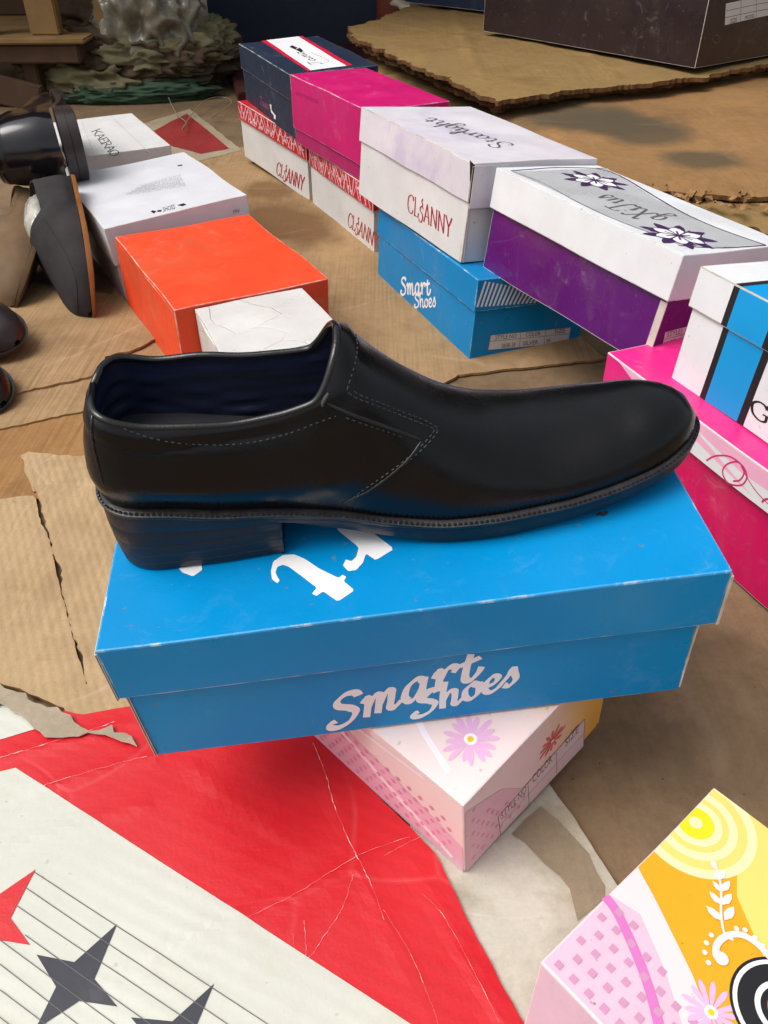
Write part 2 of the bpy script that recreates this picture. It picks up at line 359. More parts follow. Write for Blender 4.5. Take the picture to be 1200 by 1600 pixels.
def clip_poly(poly, clip):
    """Sutherland-Hodgman, clip convex"""
    area = sum(clip[i][0]*clip[(i+1) % len(clip)][1]-clip[(i+1) % len(clip)][0]*clip[i][1] for i in range(len(clip)))
    if area < 0: clip = clip[::-1]
    out = list(poly)
    for i in range(len(clip)):
        a, b = clip[i], clip[(i+1) % len(clip)]
        ins = lambda p: (b[0]-a[0])*(p[1]-a[1])-(b[1]-a[1])*(p[0]-a[0]) >= 0
        new = []
        for j in range(len(out)):
            p, q = out[j-1], out[j]
            if ins(p) != ins(q):
                d1 = (b[0]-a[0])*(p[1]-a[1])-(b[1]-a[1])*(p[0]-a[0]); d2 = (b[0]-a[0])*(q[1]-a[1])-(b[1]-a[1])*(q[0]-a[0])
                t = d1/(d1-d2); new.append((p[0]+(q[0]-p[0])*t, p[1]+(q[1]-p[1])*t))
            if ins(q): new.append(q)
        out = new
        if not out: return []
    return out
# ------------------------------------------------------------------ print colours
WHITE = srgb(226, 226, 224)
ink_white = mat('white ink', srgb(235, 235, 236), .45, .03, bump=.05)
ink_black = mat('black ink', srgb(24, 24, 28), .5, .1, bump=.05)
ink_grey = mat('grey ink', srgb(95, 90, 92), .5, .1, bump=.05)
ink_red = mat('dark red ink', srgb(165, 35, 48), .5, .1, bump=.05)
ink_silver = mat('silver film print', srgb(188, 190, 192), .3, .08, bump=.05)
ink_violet = mat('violet ink', srgb(66, 34, 84), .45, .1, bump=.05)
ink_cyan = mat('cyan print', srgb(0, 150, 215), .4, .05, bump=.08)
ink_label = mat('label paper', srgb(205, 205, 205), .5, .06, bump=.05, specks=.3)
paper_edge = mat('worn paper edge', srgb(205, 198, 188), .7, .2, 40, dirt=.5)

# ------------------------------------------------------------------ ground and flat sheets
def hfun(amp, seed, sc=4.0, z=0.0):
    return lambda x, y: z + amp*(noise.noise(Vector((x*sc+seed, y*sc, seed*1.3)))+.5*noise.noise(Vector((x*sc*2.7, y*sc*2.7+seed, 3))))
def jag(pts, amp, seed=0, step=.008, flags=None):
    """tear the outline: pts metres 2D; flags[i]=True tears edge i"""
    rnd = random.Random(seed); out = []
    for i in range(len(pts)):
        a, b = Vector(pts[i]), Vector(pts[(i+1) % len(pts)]); n = max(1, int((b-a).length/step)); n = min(n, 400)
        t = (flags is None or flags[i]); nn = (b-a).normalized(); nn = Vector((-nn.y, nn.x))
        for k in range(n):
            p = a.lerp(b, k/n)
            if k and t: p = p+nn*(noise.noise(Vector((p.x*28, p.y*28, seed)))*amp*1.6+noise.noise(Vector((p.x*120, p.y*120, seed)))*amp*.8+rnd.uniform(-.25, .25)*amp)
            out.append((p.x, p.y))
    return out
def patch_bm(poly, zf_, thick=0, grid=.02, lift=0):
    """triangulated sheet following zf_(x,y), extruded down by thick"""
    poly = [Vector(p) for p in poly]
    xs = [p.x for p in poly]; ys = [p.y for p in poly]
    def inside(x, y):
        c = False; j = len(poly)-1
        for i in range(len(poly)):
            a, b = poly[i], poly[j]
            if (a.y > y) != (b.y > y) and x < (b.x-a.x)*(y-a.y)/(b.y-a.y)+a.x: c = not c
            j = i
        return c
    pts = list(poly); y = min(ys)+grid/2; k = 0
    while y < max(ys):
        x = min(xs)+(grid/2 if k % 2 else 0)
        while x < max(xs):
            if inside(x, y) and min((Vector((x, y))-q).length for q in poly) > grid*.35: pts.append(Vector((x, y)))
            x += grid
        y += grid*.87; k += 1
    n = len(poly)
    V, E_, Fc, _, _, _ = delaunay_2d_cdt(pts, [], [list(range(n))], 1, 1e-7)
    bm = bmesh.new(); vv = [bm.verts.new((v.x, v.y, zf_(v.x, v.y)+lift)) for v in V]
    for f in Fc:
        try: bm.faces.new([vv[i] for i in f])
        except ValueError: pass
    bm.normal_update()
    for f in bm.faces:
        if f.normal.z < 0: f.normal_flip()
    for v in [v for v in bm.verts if not v.link_faces]: bm.verts.remove(v)
    if thick:
        top = list(bm.faces); bes = [e for e in bm.edges if len(e.link_faces) == 1]
        low = {}
        for e in bes:
            for v in e.verts:
                if v not in low: low[v] = bm.verts.new(v.co-Vector((0, 0, thick)))
        for e in bes:
            f = e.link_faces[0]; a, b = e.verts
            ls = [l.vert for l in f.loops]; i = ls.index(a)
            if ls[(i+1) % len(ls)] == b: a, b = b, a
            nf = bm.faces.new((a, b, low[b], low[a])); nf.material_index = 1
    return bm
def P2(px, z=0): 
    out = []
    for p in px:
        q = gz(p[0], p[1], z); out.append((q.x, q.y))
    return out

def edge_drop(pxline, z, r_=.05, amt=.03):
    L_ = [Vector(p) for p in P2(pxline, z)]
    def f(x, y):
        p = Vector((x, y)); d = min(((p-(a+(b-a)*max(0, min(1, (p-a).dot(b-a)/(b-a).length_squared)))).length) for a, b in zip(L_, L_[1:]))
        t = max(0, 1-d/r_); return -amt*t*t
    return f
def add_f(f, g_): return lambda x, y: f(x, y)+g_(x, y)
def ridges(lines, z, r_=.006, amt=.0012):
    LL = [[Vector(p) for p in P2(l, z)] for l in lines]
    def f(x, y):
        p = Vector((x, y)); h = 0
        for L_ in LL:
            if not (min(q.x for q in L_)-.02 < x < max(q.x for q in L_)+.02 and min(q.y for q in L_)-.02 < y < max(q.y for q in L_)+.02): continue
            d = min(((p-(a+(b-a)*max(0, min(1, (p-a).dot(b-a)/(b-a).length_squared)))).length) for a, b in zip(L_, L_[1:]))
            if d < r_*2.5: h += amt*math.exp(-(d/r_)**2)*(.6+.8*noise.noise(Vector((x*20, y*20, 1))))
        return h
    return f
ground_m = mat('dusty brown floor board', srgb(136, 112, 84), .75, .22, 5, grain=.35, streak=.25, sdir=.6, dirt=.75, dirtcol=srgb(70, 55, 42), bump=.35, bscale=90, specks=.8, creases=.2, crease_scale=2.2, spec=.3)
bm = bmesh.new(); bmesh.ops.create_grid(bm, x_segments=2, y_segments=2, size=14)
g = from_bm('ground', bm, ground_m); g['kind'] = 'structure'; g.location = (0, 8, -.002)

_a, _b = gz(75, 830, 0), gz(128, 1040, 0); _d = (_b-_a).normalized(); CDIR = (_d.y, -_d.x, 0)
tan = mat('corrugated cardboard tan', srgb(186, 158, 120), .8, .1, 6, grain=.25, streak=.3, sdir=.25, dirt=.5, dirtcol=srgb(120, 92, 62), corr=.16, corr_dir=CDIR, corr_scale=135, bump=.5, specks=.5, creases=.45, crease_scale=5, spec=.2)
tan2 = mat('corrugated cardboard plain', srgb(168, 138, 100), .8, .12, 5, grain=.3, streak=.6, sdir=-1.2, dirt=.6, dirtcol=srgb(112, 84, 54), corr=0, corr_dir=(.2, .98, 0), corr_scale=120, bump=.4, specks=.5, creases=.35, crease_scale=4, spec=.2)
brn = mat('dark worn cardboard', srgb(158, 118, 74), .8, .18, 5, grain=.3, streak=.5, sdir=-1.2, dirt=.7, dirtcol=srgb(96, 66, 40), corr=0, corr_dir=(.25, .97, 0), corr_scale=90, bump=.45, specks=.4, creases=.3, spec=.2)
cedge = mat('torn cardboard edge', srgb(150, 116, 78), .9, .35, 60, bump=.8, bscale=200, spec=.1)
cedge_d = mat('cardboard edge brown', srgb(112, 82, 54), .9, .35, 60, bump=.8, bscale=200, spec=.1)
def sheet(name, label, px, z, thick, mats, amp=.0008, tear=.002, flags=None, grid=.02, seed=0, cat='cardboard sheet', group='cardboard laid over the ground', curl=None, zpx=None):
    poly = jag(P2(px, z if zpx is None else zpx), tear, seed, .006, flags)
    base = hfun(amp, seed, 5, z)
    f = base if curl is None else (lambda x, y: base(x, y)+curl(x, y))
    bm = patch_bm(poly, f, thick, grid)
    o = from_bm(name, bm, mats, smooth=False); tag(o, label, cat, group)
    return o, f
# long strip of cardboard under the right row
sheet('cardboard_sheet', 'long tan cardboard sheet with a dark stain, under the right row of boxes',
      [(225, 262), (385, 228), (600, 300), (800, 430), (946, 560), (716, 585), (620, 640), (225, 600), (160, 520)], .003, .003, [tan2, cedge], seed=3, flags=[0, 0, 0, 0, 1, 1, 0, 0, 0])
tan2s = mat('stained cardboard strip', srgb(168, 138, 100), .8, .12, 5, grain=.3, streak=.5, sdir=-1.2, dirt=.6, dirtcol=srgb(112, 84, 54), corr=0, corr_dir=(.2, .98, 0), corr_scale=120, bump=.4, specks=.5, creases=.35, crease_scale=4, spec=.2,
    stains=[(gz(445, 350, 0).x, gz(445, 350, 0).y, .085, .15, .5, srgb(104, 76, 48), .85), (gz(420, 300, 0).x, gz(420, 300, 0).y, .05, .07, .5, srgb(110, 82, 52), .8)])
bpy.data.objects['cardboard_sheet'].data.materials[0] = tan2s
dk_ = mat('damp stain on cardboard', srgb(118, 88, 58), .75, .15, 12, dirt=.4, corr=.3, corr_dir=(.2, .98, 0), corr_scale=120, bump=.4, spec=.2)
sheet('cardboard_sheet', 'torn brown cardboard sheet under the charcoal canvas shoe',
      [(-80, 470), (40, 440), (190, 462), (242, 530), (212, 545), (165, 557), (142, 588), (-80, 640)], .007, .003, [tan2, cedge], seed=5, tear=.003, amp=.0015, flags=[0, 0, 0, 1, 1, 1, 1, 0])
sheet('cardboard_sheet', 'narrow tan cardboard strip left of the heel top of the black shoe',
      [(-80, 600), (300, 545), (330, 640), (140, 640), (-80, 686)], .0045, .002, [tan2, cedge], seed=6, flags=[0, 0, 0, 1, 0])
sheet('cardboard_sheet', 'reddish brown cardboard piece at the left edge beside the shoe heel',
      [(-80, 672), (170, 625), (190, 760), (48, 781), (-80, 800)], .002, .002, [brn, cedge_d], seed=7, flags=[0, 0, 0, 1, 0])
sheet('cardboard_sheet', 'small torn tan cardboard flap above the dark gap left of the heel',
      [(32, 712), (45, 706), (130, 712), (200, 700), (230, 752), (150, 748), (52, 768)], .0045, .002, [tan, cedge], seed=8, tear=.003, flags=[1, 1, 0, 0, 1, 1, 1])
sheet('cardboard_sheet', 'corrugated tan cardboard sheet at the left edge below the dark gap',
      [(-90, 790), (52, 774), (78, 850), (104, 960), (134, 1070), (60, 1080), (0, 1066), (-90, 1050)], .0042, .003, [tan, cedge], seed=9, tear=.0015, amp=.002, grid=.008, curl=ridges([[(0, 1000), (50, 930), (96, 868)], [(-60, 900), (90, 940)], [(-60, 1020), (120, 1040)]], .004, .004, .0012), flags=[1, 1, 1, 1, 1, 1, 1, 0])
sheet('cardboard_sheet', 'corrugated tan cardboard sheet beside the blue box with a ragged lower edge',
      [(55, 772), (130, 757), (200, 764), (300, 900), (310, 1130), (212, 1158), (175, 1128), (120, 1132), (100, 1106), (30, 1075), (90, 1062), (136, 1068), (107, 960), (82, 850)], .0052, .003, [tan, cedge], curl=add_f(edge_drop([(55, 772), (130, 757), (200, 764)], .0052, .03, -.010), ridges([[(150, 800), (175, 900), (185, 1100)], [(100, 880), (200, 850)], [(110, 1000), (180, 1080)]], .005, .004, .0012)), grid=.008, seed=10, tear=.0028, amp=.002, flags=[1, 1, 0, 0, 0, 1, 1, 1, 1, 1, 1, 1, 1, 1])

# printed carton in the foreground
redp = mat('glossy red carton print', srgb(204, 24, 34), .42, .08, 5, dirt=.12, dirtcol=srgb(160, 50, 44), corr=.07, corr_dir=(.42, .9, 0), corr_scale=95, bump=.35, specks=.3, creases=.35, crease_scale=6, fibre=.06)
whp = mat('off white carton print', srgb(204, 205, 192), .5, .07, 5, dirt=.5, grain=.05, scuff=.3, dirtcol=srgb(176, 168, 140), corr=.06, corr_dir=(.42, .9, 0), corr_scale=95, bump=.3, specks=.6, creases=.12, crease_scale=5)
blp = mat('charcoal carton print', srgb(48, 50, 58), .5, .08, 8, bump=.15, specks=.2, dirtcol=srgb(120, 120, 120))
carton, cfz = sheet('printed_carton', 'red and white printed carton with black stars and thin lines in the front left', 
      [(-140, 1130), (0, 1092), (130, 1117), (430, 1060), (505, 1152), (600, 1255), (680, 1334), (695, 1364), (720, 1415), (735, 1445), (765, 1500), (800, 1565), (822, 1604), (880, 1700), (700, 1760), (-200, 1760)], .006, .003, [redp, mat('carton edge', srgb(190, 170, 150), .9, .2, 50)],
      amp=.0014, tear=.0006, seed=12, cat='printed cardboard', group=None, grid=.0065, curl=ridges([[(0, 1187), (130, 1152), (260, 1112)], [(60, 1235), (240, 1182)], [(380, 1440), (640, 1312), (700, 1296)], [(490, 1160), (545, 1315), (600, 1440), (690, 1620)], [(640, 1340), (730, 1500), (790, 1600)], [(300, 1200), (470, 1330)], [(0, 1330), (220, 1260)], [(160, 1540), (420, 1400)]], .006))
def on_carton(polys, m, name, lift=.0004, z=.006, par=None, f=None, grid=.0065):
    bm = bmesh.new()
    for i, q in enumerate(polys):
        b2 = patch_bm(jag(P2(q, z), 0, 0, .0065), f or cfz, 0, grid, lift+i*.00002)
        me = bpy.data.meshes.new('t'); b2.to_mesh(me); b2.free(); bm.from_mesh(me); bpy.data.meshes.remove(me)
    return from_bm(name, bm, m, par or carton)
on_carton([[(-150, 1250), (0, 1207), (25, 1201), (640, 1600), (800, 1704), (700, 1755), (-190, 1755)]], whp, 'white_print')
on_carton([[(-140, 1132), (0, 1094), (62, 1138), (0, 1157), (-150, 1200)]], whp, 'white_corner_print')
Z = lambda L_: [(x/2, y/2+1150) for x, y in L_]
on_carton([Z([(367, 590), (296, 762), (368, 848), (248, 830), (110, 920), (176, 785), (115, 685), (233, 708)]),
           Z([(670, 778), (598, 950), (670, 1030), (550, 1010), (400, 1110), (475, 960), (410, 882), (540, 895)])], blp, 'star_print', .0008)
on_carton([Z([(113, 420), (35, 572), (95, 655), (-20, 638), (-150, 720), (-80, 600), (-140, 500), (-20, 512)])], redp, 'red_star_print', .0008)
lines = []
for (x0, y0), (x1, y1) in [((110, 430), (830, 900)), ((85, 480), (705, 900)), ((55, 535), (600, 900)), ((80, 625), (465, 900)), ((0, 640), (355, 900)), ((0, 715), (240, 900)), ((0, 795), (140, 900)), ((-40, 850), (25, 900))]:
    dx, dy = (x1-x0), (y1-y0); L_ = math.hypot(dx, dy); nx, ny = -dy/L_*1.6, dx/L_*1.6
    x1 += dx*.2; y1 += dy*.2
    lines.append(Z([(x0+nx, y0+ny), (x1+nx, y1+ny), (x1-nx, y1-ny), (x0-nx, y0-ny)]))
on_carton(lines, ink_grey, 'thin_line_print', .0012)
# crease scars where the print cracked
scar = mat('cracked print showing paper', srgb(236, 190, 185), .8, .3, 80)
def scar_line(pts, wpx, seed):
    rnd = random.Random(seed); P = [Vector((*p, 0)) for p in pts]; P = catmull(P, 10); L_, Rr = [], []
    for i, p in enumerate(P):
        d = (P[min(i+1, len(P)-1)]-P[max(0, i-1)]).normalized(); n_ = Vector((-d.y, d.x, 0)); w_ = wpx*.75*rnd.uniform(.0, 1)**2.2*(1 if noise.noise(Vector((p.x*.03, p.y*.03, seed))) > -.08 else 0); j_ = rnd.uniform(-1, 1)*.8
        L_.append(tuple((p+n_*(w_+j_)).xy)); Rr.append(tuple((p+n_*(j_-w_*.2-.15)).xy))
    return [[L_[i], L_[i+1], Rr[i+1], Rr[i]] for i in range(len(P)-1)]
for si, (pts, w_) in enumerate([([(490, 1165), (510, 1215), (522, 1260), (545, 1315), (560, 1345), (580, 1385), (600, 1440)], 1.6), ([(0, 1187), (60, 1170), (130, 1148), (180, 1130)], 1.3),
        ([(70, 1230), (150, 1206), (230, 1184)], .8), ([(600, 1340), (660, 1308), (690, 1300)], 1.0), ([(385, 1438), (470, 1395), (560, 1340), (640, 1310)], .5),
        ([(476, 1440), (478, 1480), (482, 1500), (510, 1460), (535, 1420), (552, 1370)], .6), ([(600, 1425), (640, 1490), (670, 1560), (690, 1620)], 1.0), ([(660, 1400), (690, 1430), (730, 1500), (780, 1600)], .8), ([(458, 1460), (459, 1478)], .5)]):
    bm = bmesh.new()
    for q in scar_line(pts, w_, si):
        vv = [bm.verts.new((a, b, cfz(a, b)+.0012)) for a, b in P2(q, .006)]
        f = bm.faces.new(vv); f.normal_update()
        if f.normal.z < 0: f.normal_flip()
    from_bm('crease_scar', bm, scar, carton)

greyl = mat('grey pulp layer', srgb(170, 156, 132), .9, .15, 20, bump=.6, bscale=150, grain=.3, dirt=.4, dirtcol=srgb(130, 112, 88))
sheet('torn_paper', 'pale frayed paper layer between the tan cardboard and the red carton at the left', [(-90, 1050), (0, 1068), (40, 1082), (96, 1112), (126, 1135), (175, 1132), (205, 1150), (214, 1166), (190, 1158), (150, 1146), (110, 1150), (62, 1142), (0, 1098), (-90, 1120)], .0105, .0008, [greyl, paper_edge], amp=.0006, tear=.004, seed=52, grid=.01, cat='torn paper', group=None)
wpap = mat('dirty white paper face', srgb(204, 198, 182), .7, .10, 8, grain=.2, dirt=.85, dscale=11, d0=.46, d1=.66, dirtcol=srgb(156, 144, 116), bump=.4, creases=.4, crease_scale=9, specks=.4)
tp, tpf = sheet('torn_paper', 'dirty white torn paper sheet between red carton and pink box corner',
      [(640, 1290), (760, 1270), (858, 1224), (966, 1386), (1010, 1450), (960, 1640), (800, 1660), (740, 1500), (690, 1400)], .0035, .0015, [wpap, paper_edge], amp=.0008, tear=.001, seed=14, cat='torn paper', group=None, grid=.012)
gpap = mat('bare grey brown board', srgb(150, 134, 108), .8, .12, 10, grain=.3, streak=.2, dirt=.4, dirtcol=srgb(110, 95, 72), bump=.3)
on_carton([[(x/2+600, y/2+1150) for x, y in [(398, 308), (440, 262), (490, 222), (545, 265), (600, 325), (640, 370), (665, 430), (690, 470), (690, 510), (605, 580), (592, 530), (580, 480), (550, 440), (500, 400), (440, 335)]]], gpap, 'torn_patch', .0006, .0035, tp, tpf)

# ------------------------------------------------------------------ boxes: main blue
E_ = paper_edge
blue = card('glossy blue carton', srgb(0, 134, 196), rough=.33, var=.06, bump=.14, specks=.5, dirt=.05, spec=.17, scuff=.28)
blue_e = card('blue carton edge', srgb(50, 150, 205), rough=.4, var=.15, specks=0, dirt=.8, dirtcol=(.62, .62, .62, 1), dscale=42, d0=.5, d1=.62)
root, base, lid = make_box('M', 'blue_shoe_box', 'glossy blue shoe box with white script lettering carrying the black loafer', blue, blue, blue_e, .0425, (.004, .009, .0035, .004), warp=.0006)
# opened corner of the lid, pale board showing
bm = bmesh.new(); H_ = POSE['M'][1][2]
for z0, z1, x in [(H_-.0425, H_-.004, .3305)]:
    slab_bm(bm, x-.0004, x+.0014, -.0006, .012, z0-.001, z1, .0006, .0004, 3)
from_bm('torn_corner', bm, [E_, E_], root)
bm = bmesh.new(); slab_bm(bm, .3218, .3228, .003, .05, .002, H_-.0435, .0006, .0003, 3, seed=4); from_bm('end_flap', bm, [E_, E_], root)
bm = bmesh.new(); slab_bm(bm, -.0012, .0002, .0, .06, H_-.0435, H_-.003, .0008, .0004, 4, seed=5); slab_bm(bm, .0025, .0042, .0032, .05, .001, H_-.0425, .0006, .0004, 4, seed=5)
from_bm('corner_ply', bm, [mat('grey board ply', srgb(120, 105, 92), .9, .3, 60), E_], root)
fm = Face('M', 'front', .0035, .0011)
text_on(fm, 'Smart', (516, 1140), (750, 1057), (514, 1094), SCRIPTB, ink_white, root, .08, .23, .5, name='lettering')
text_on(fm, 'Shoes', (646, 1123), (810, 1066), (645, 1088), SCRIPTB, ink_white, root, .09, .25, .5, name='lettering')
ft = Face('M', 'top', 0, .0012)
z7 = lambda L_: [(x/2, y/2+680) for x, y in L_]; z5 = lambda L_: [(x/2+100, y/2+480) for x, y in L_]
for q_ in pxpoly(ft, [z7([(848, 425), (855, 395), (885, 375), (920, 373), (955, 388), (1000, 418), (1060, 447), (1072, 437), (1084, 443), (1076, 457), (1110, 485), (1058, 520), (1012, 488), (992, 502), (977, 495), (992, 477), (950, 445), (905, 412), (885, 405), (868, 412), (862, 430), (876, 455), (868, 462), (852, 450)]),
    z5([(850, 695), (880, 665), (900, 640), (990, 650), (962, 688), (948, 694), (1033, 757), (975, 792), (945, 772), (935, 800), (915, 822), (890, 826), (873, 808), (882, 790), (900, 795), (915, 780), (922, 752)]),
    z5([(1050, 695), (1085, 722), (1112, 712), (1120, 690)]), z5([(360, 815), (372, 828), (405, 840), (434, 820), (430, 800)])]): decal(ft, [chaikin(q_)], ink_white, root, 'lettering')
# dark specks of dirt on the lid
bm = bmesh.new()
sp = ft.loc(935, 805)
for dx in range(5):
    vv = [bm.verts.new((sp.x+dx*.0012+.0013*math.cos(t), sp.y+.001*math.sin(dx*2)+.0010*math.sin(t), H_+.0006+dx*.00001)) for t in [i*math.pi/3 for i in range(6)]]; bm.faces.new(vv)
from_bm('mud_smear', bm, mat('mud', srgb(60, 42, 36), .8), root)

# pink floral boxes
def floral_mat(name, stops, axis, dots=None):
    """printed artwork: soft colour bands along a direction of the box, diamond dots on the pink part"""
    m = card(name, (1, 1, 1, 1), rough=.4, specks=.3, dirt=.1)
    t = m.node_tree; L = t.links; b = t.nodes['Principled BSDF']
    src = b.inputs['Base Color'].links[0].from_socket
    tc = t.nodes.new('ShaderNodeTexCoord'); dp = t.nodes.new('ShaderNodeVectorMath'); dp.operation = 'DOT_PRODUCT'; dp.inputs[1].default_value = axis
    L.new(tc.outputs['Object'], dp.inputs[0])
    nz = t.nodes.new('ShaderNodeTexNoise'); nz.inputs['Scale'].default_value = 7; L.new(tc.outputs['Object'], nz.inputs[0])
    ad = t.nodes.new('ShaderNodeMath'); ad.operation = 'MULTIPLY_ADD'; L.new(nz.outputs[0], ad.inputs[0]); ad.inputs[1].default_value = .05; L.new(dp.outputs['Value'], ad.inputs[2])
    mr = t.nodes.new('ShaderNodeMapRange'); mr.inputs[1].default_value = stops[0][0]; mr.inputs[2].default_value = stops[-1][0]; L.new(ad.outputs[0], mr.inputs[0])
    cr_ = t.nodes.new('ShaderNodeValToRGB'); L.new(mr.outputs[0], cr_.inputs[0]); el = cr_.color_ramp.elements
    s0, s1 = stops[0][0], stops[-1][0]
    while len(el) < len(stops): el.new(.5)
    for e, (p, c) in zip(el, stops): e.position = (p-s0)/(s1-s0); e.color = c
    mx = t.nodes.new('ShaderNodeMix'); mx.data_type = 'RGBA'; mx.blend_type = 'MULTIPLY'; mx.inputs[0].default_value = 1
    L.new(cr_.outputs[0], mx.inputs[6]); L.new(src, mx.inputs[7]); L.new(mx.outputs[2], b.inputs['Base Color'])
    return m
pinkM = floral_mat('pink floral print', [(-.20, srgb(238, 160, 190)), (-.10, srgb(240, 214, 214)), (-.02, srgb(244, 225, 222)), (.095, srgb(240, 214, 208)), (.135, srgb(240, 196, 130)), (.165, srgb(238, 178, 70))], (1, 0, -.0))
pinkedge = card('pink box edge', srgb(235, 205, 205), dirt=.75, dirtcol=(.62, .60, .57, 1), dscale=38, d0=.42, d1=.62)
rootP, bP, lP = make_box('P', 'pink_floral_shoe_box', 'pale pink shoe box with a flower print and size label under the blue box', pinkM, pinkM, pinkedge, .086, (.001, .001, .001, .001))
def flower(face, px, py, rad, petals, mp, mc, root_, n='flower_print', seed=0, squash=1.0):
    c = Vector(face.px2(px, py)); rnd = random.Random(seed); polys = []
    for i in range(petals):
        a = 2*math.pi*i/petals+rnd.uniform(-.06, .06); l = rad*rnd.uniform(.85, 1.1); wd = rad*.17
        pts = []
        for t, s in [(.12, .25), (.45, .8), (.75, 1), (.92, .6), (1, 0), (.92, -.6), (.75, -1), (.45, -.8), (.12, -.25)]:
            pts.append((c.x+math.cos(a)*l*t-math.sin(a)*wd*s*.6, c.y+math.sin(a)*l*t+math.cos(a)*wd*s*.6))
        polys.append(pts)
    decal(face, polys, mp, root_, n)
    decal(face, [circle(c.x, c.y, rad*.22)], mc[0], root_, n, .0018); decal(face, [circle(c.x, c.y, rad*.11)], mc[1], root_, n, .0022)
pf_l = mat('pink petal print', srgb(232, 178, 214), .45, .08); pf_w = mat('white centre print', srgb(245, 240, 235), .45); pf_y = mat('yellow print', srgb(245, 200, 20), .45)
pf_r = mat('coral petal print', srgb(224, 104, 100), .45, .1); dotp = mat('pink dot print', srgb(226, 140, 178), .45, .06); swp = mat('pale swoosh print', srgb(248, 232, 236), .45, .04); magp = mat('magenta swoosh print', srgb(210, 116, 184), .45, .05)
fpt = Face('P', 'top'); fps = Face('P', 'side'); fpf = Face('P', 'front')
flower(fpt, 735, 1156, .018, 16, pf_l, (pf_w, pf_y), rootP, seed=1)
A_, B_, HP = POSE['P'][1]
decal(fps, [[(-.275, .001), (-.0012, .001), (-.0012, .036), (-.06, .052), (-.14, .070), (-.275, .074)]], card('rose print', srgb(232, 184, 202), rough=.42), rootP, 'rose_print')
decal(fpf, [[(.0012, .001), (.07, .001), (.058, .03), (.035, .062), (.0012, .082)]], card('dusty rose print', srgb(228, 186, 196), rough=.42), rootP, 'rose_print')
decal(fps, [[(x-s, z), (x, z-s), (x+s, z), (x, z+s)] for i in range(26) for j in range(6) for x, z, s in [(-.012-.0095*i-(j % 2)*.0047, .012+.0085*j, .0024)]], dotp, rootP, 'dot_print', .0004)
decal(fpf, [[(x-s, z), (x, z-s), (x+s, z), (x, z+s)] for i in range(6) for j in range(8) for x, z, s in [(.008+.009*i+(j % 2)*.0045, .012+.0085*j, .0022)] if z < .075-x*.9], dotp, rootP, 'dot_print', .0004)
ribbons(fps, [ribbon([(-.27, .085), (-.20, .08), (-.13, .062), (-.06, .03), (-.01, .01)], .006, n=8), ribbon([(-.27, .05), (-.18, .06), (-.1, .075), (-.03, .085)], .004, n=8)], swp, rootP, 'swoosh_print', .0008)
ribbons(fpt, [ribbon([(.01, .02), (.03, .07), (.07, .11), (.13, .13)], .004, n=8), ribbon([(.02, .28), (.03, .18), (.07, .10), (.12, .07)], .006, n=8)], swp, rootP, 'swoosh_print', .0003)
flower(fpf, 862, 1158, .0135, 12, pf_r, (pf_r, pf_w), rootP, seed=2)
q = [(778, 1277), (912, 1124), (911, 1166), (782, 1306)]
decal(fpf, pxpoly(fpf, [q]), mat('pale label print', srgb(222, 200, 202), .5, .05, specks=.3), rootP, 'size_label', .0006)
lw = .0005
ribbons(fpf, [line_px(fpf, a, b, lw) for a, b in [((778, 1277), (912, 1124)), ((912, 1124), (911, 1166)), ((911, 1166), (782, 1306)), ((782, 1306), (778, 1277)), ((780, 1292), (911, 1146)), ((824, 1224), (826, 1260)), ((868, 1176), (869, 1212))]], ink_grey, rootP, 'label_lines', .0010)
sans_on(Face('P', 'front', 0, .0016), 'STYLE NO', (783, 1282), (822, 1238), (782, 1271), ink_grey, rootP)
sans_on(Face('P', 'front', 0, .0016), 'COLOR', (832, 1225), (862, 1190), (831, 1214), ink_grey, rootP)
sans_on(Face('P', 'front', 0, .0016), 'SIZE', (882, 1168), (903, 1143), (881, 1157), ink_grey, rootP)

# yellow and pink box bottom right
yelM = card('pale pink print board', srgb(224, 184, 202), rough=.42)
rootY, bY, lY = make_box('Y', 'yellow_floral_shoe_box', 'yellow and pink shoe box with leaf sprig and round badge in the front right corner', yelM, yelM, pinkedge, .08)
fy = Face('Y', 'top', 0, .0012)
z8 = lambda L_: [(x/2+600, y/2+1150) for x, y in L_]
Ay, By, Hy = POSE['Y'][1]; rect = [(0.0008, .0008), (Ay-.0008, .0008), (Ay-.0008, By-.0008), (.0008, By-.0008)]
fy.p = fy.p  # print plane
ygm = mat('golden yellow print', srgb(228, 164, 24), .42, .06, 9, specks=.5, dirt=.06); yl2 = mat('soft yellow print', srgb(240, 208, 110), .42, .05, 9, specks=.3); yl3 = mat('pale cream print', srgb(240, 226, 170), .42, .05, 9); yl4 = mat('bright yellow print', srgb(240, 214, 20), .42, .05)
wsw = mat('white swoosh print', srgb(222, 212, 212), .42, .03, specks=.2)
def yclip(L_, m, n, lift): 
    polys = [clip_poly([fy.px2(*p) for p in L_], rect)]
    decal(fy, [q for q in polys if len(q) > 2], m, rootY, n, lift)
yclip(z8([(735, 455), (790, 410), (850, 520), (905, 630), (960, 740), (1010, 860), (1060, 1100), (1000, 1100), (930, 900), (880, 740), (800, 560), (690, 490)]), wsw, 'white_band_print', .0002)
yclip(z8([(790, 410), (1030, 160), (1500, 500), (1600, 1100), (1100, 1100), (1010, 860), (960, 740), (900, 620), (840, 500)]), ygm, 'yellow_field_print', .0004)
yclip(z8([(1100, 330), (1030, 160), (1500, 500), (1600, 1100), (1250, 900), (1190, 700), (1100, 500)]), yl2, 'soft_yellow_print', .0006)
cc = Vector(fy.px2(1085, 1287))
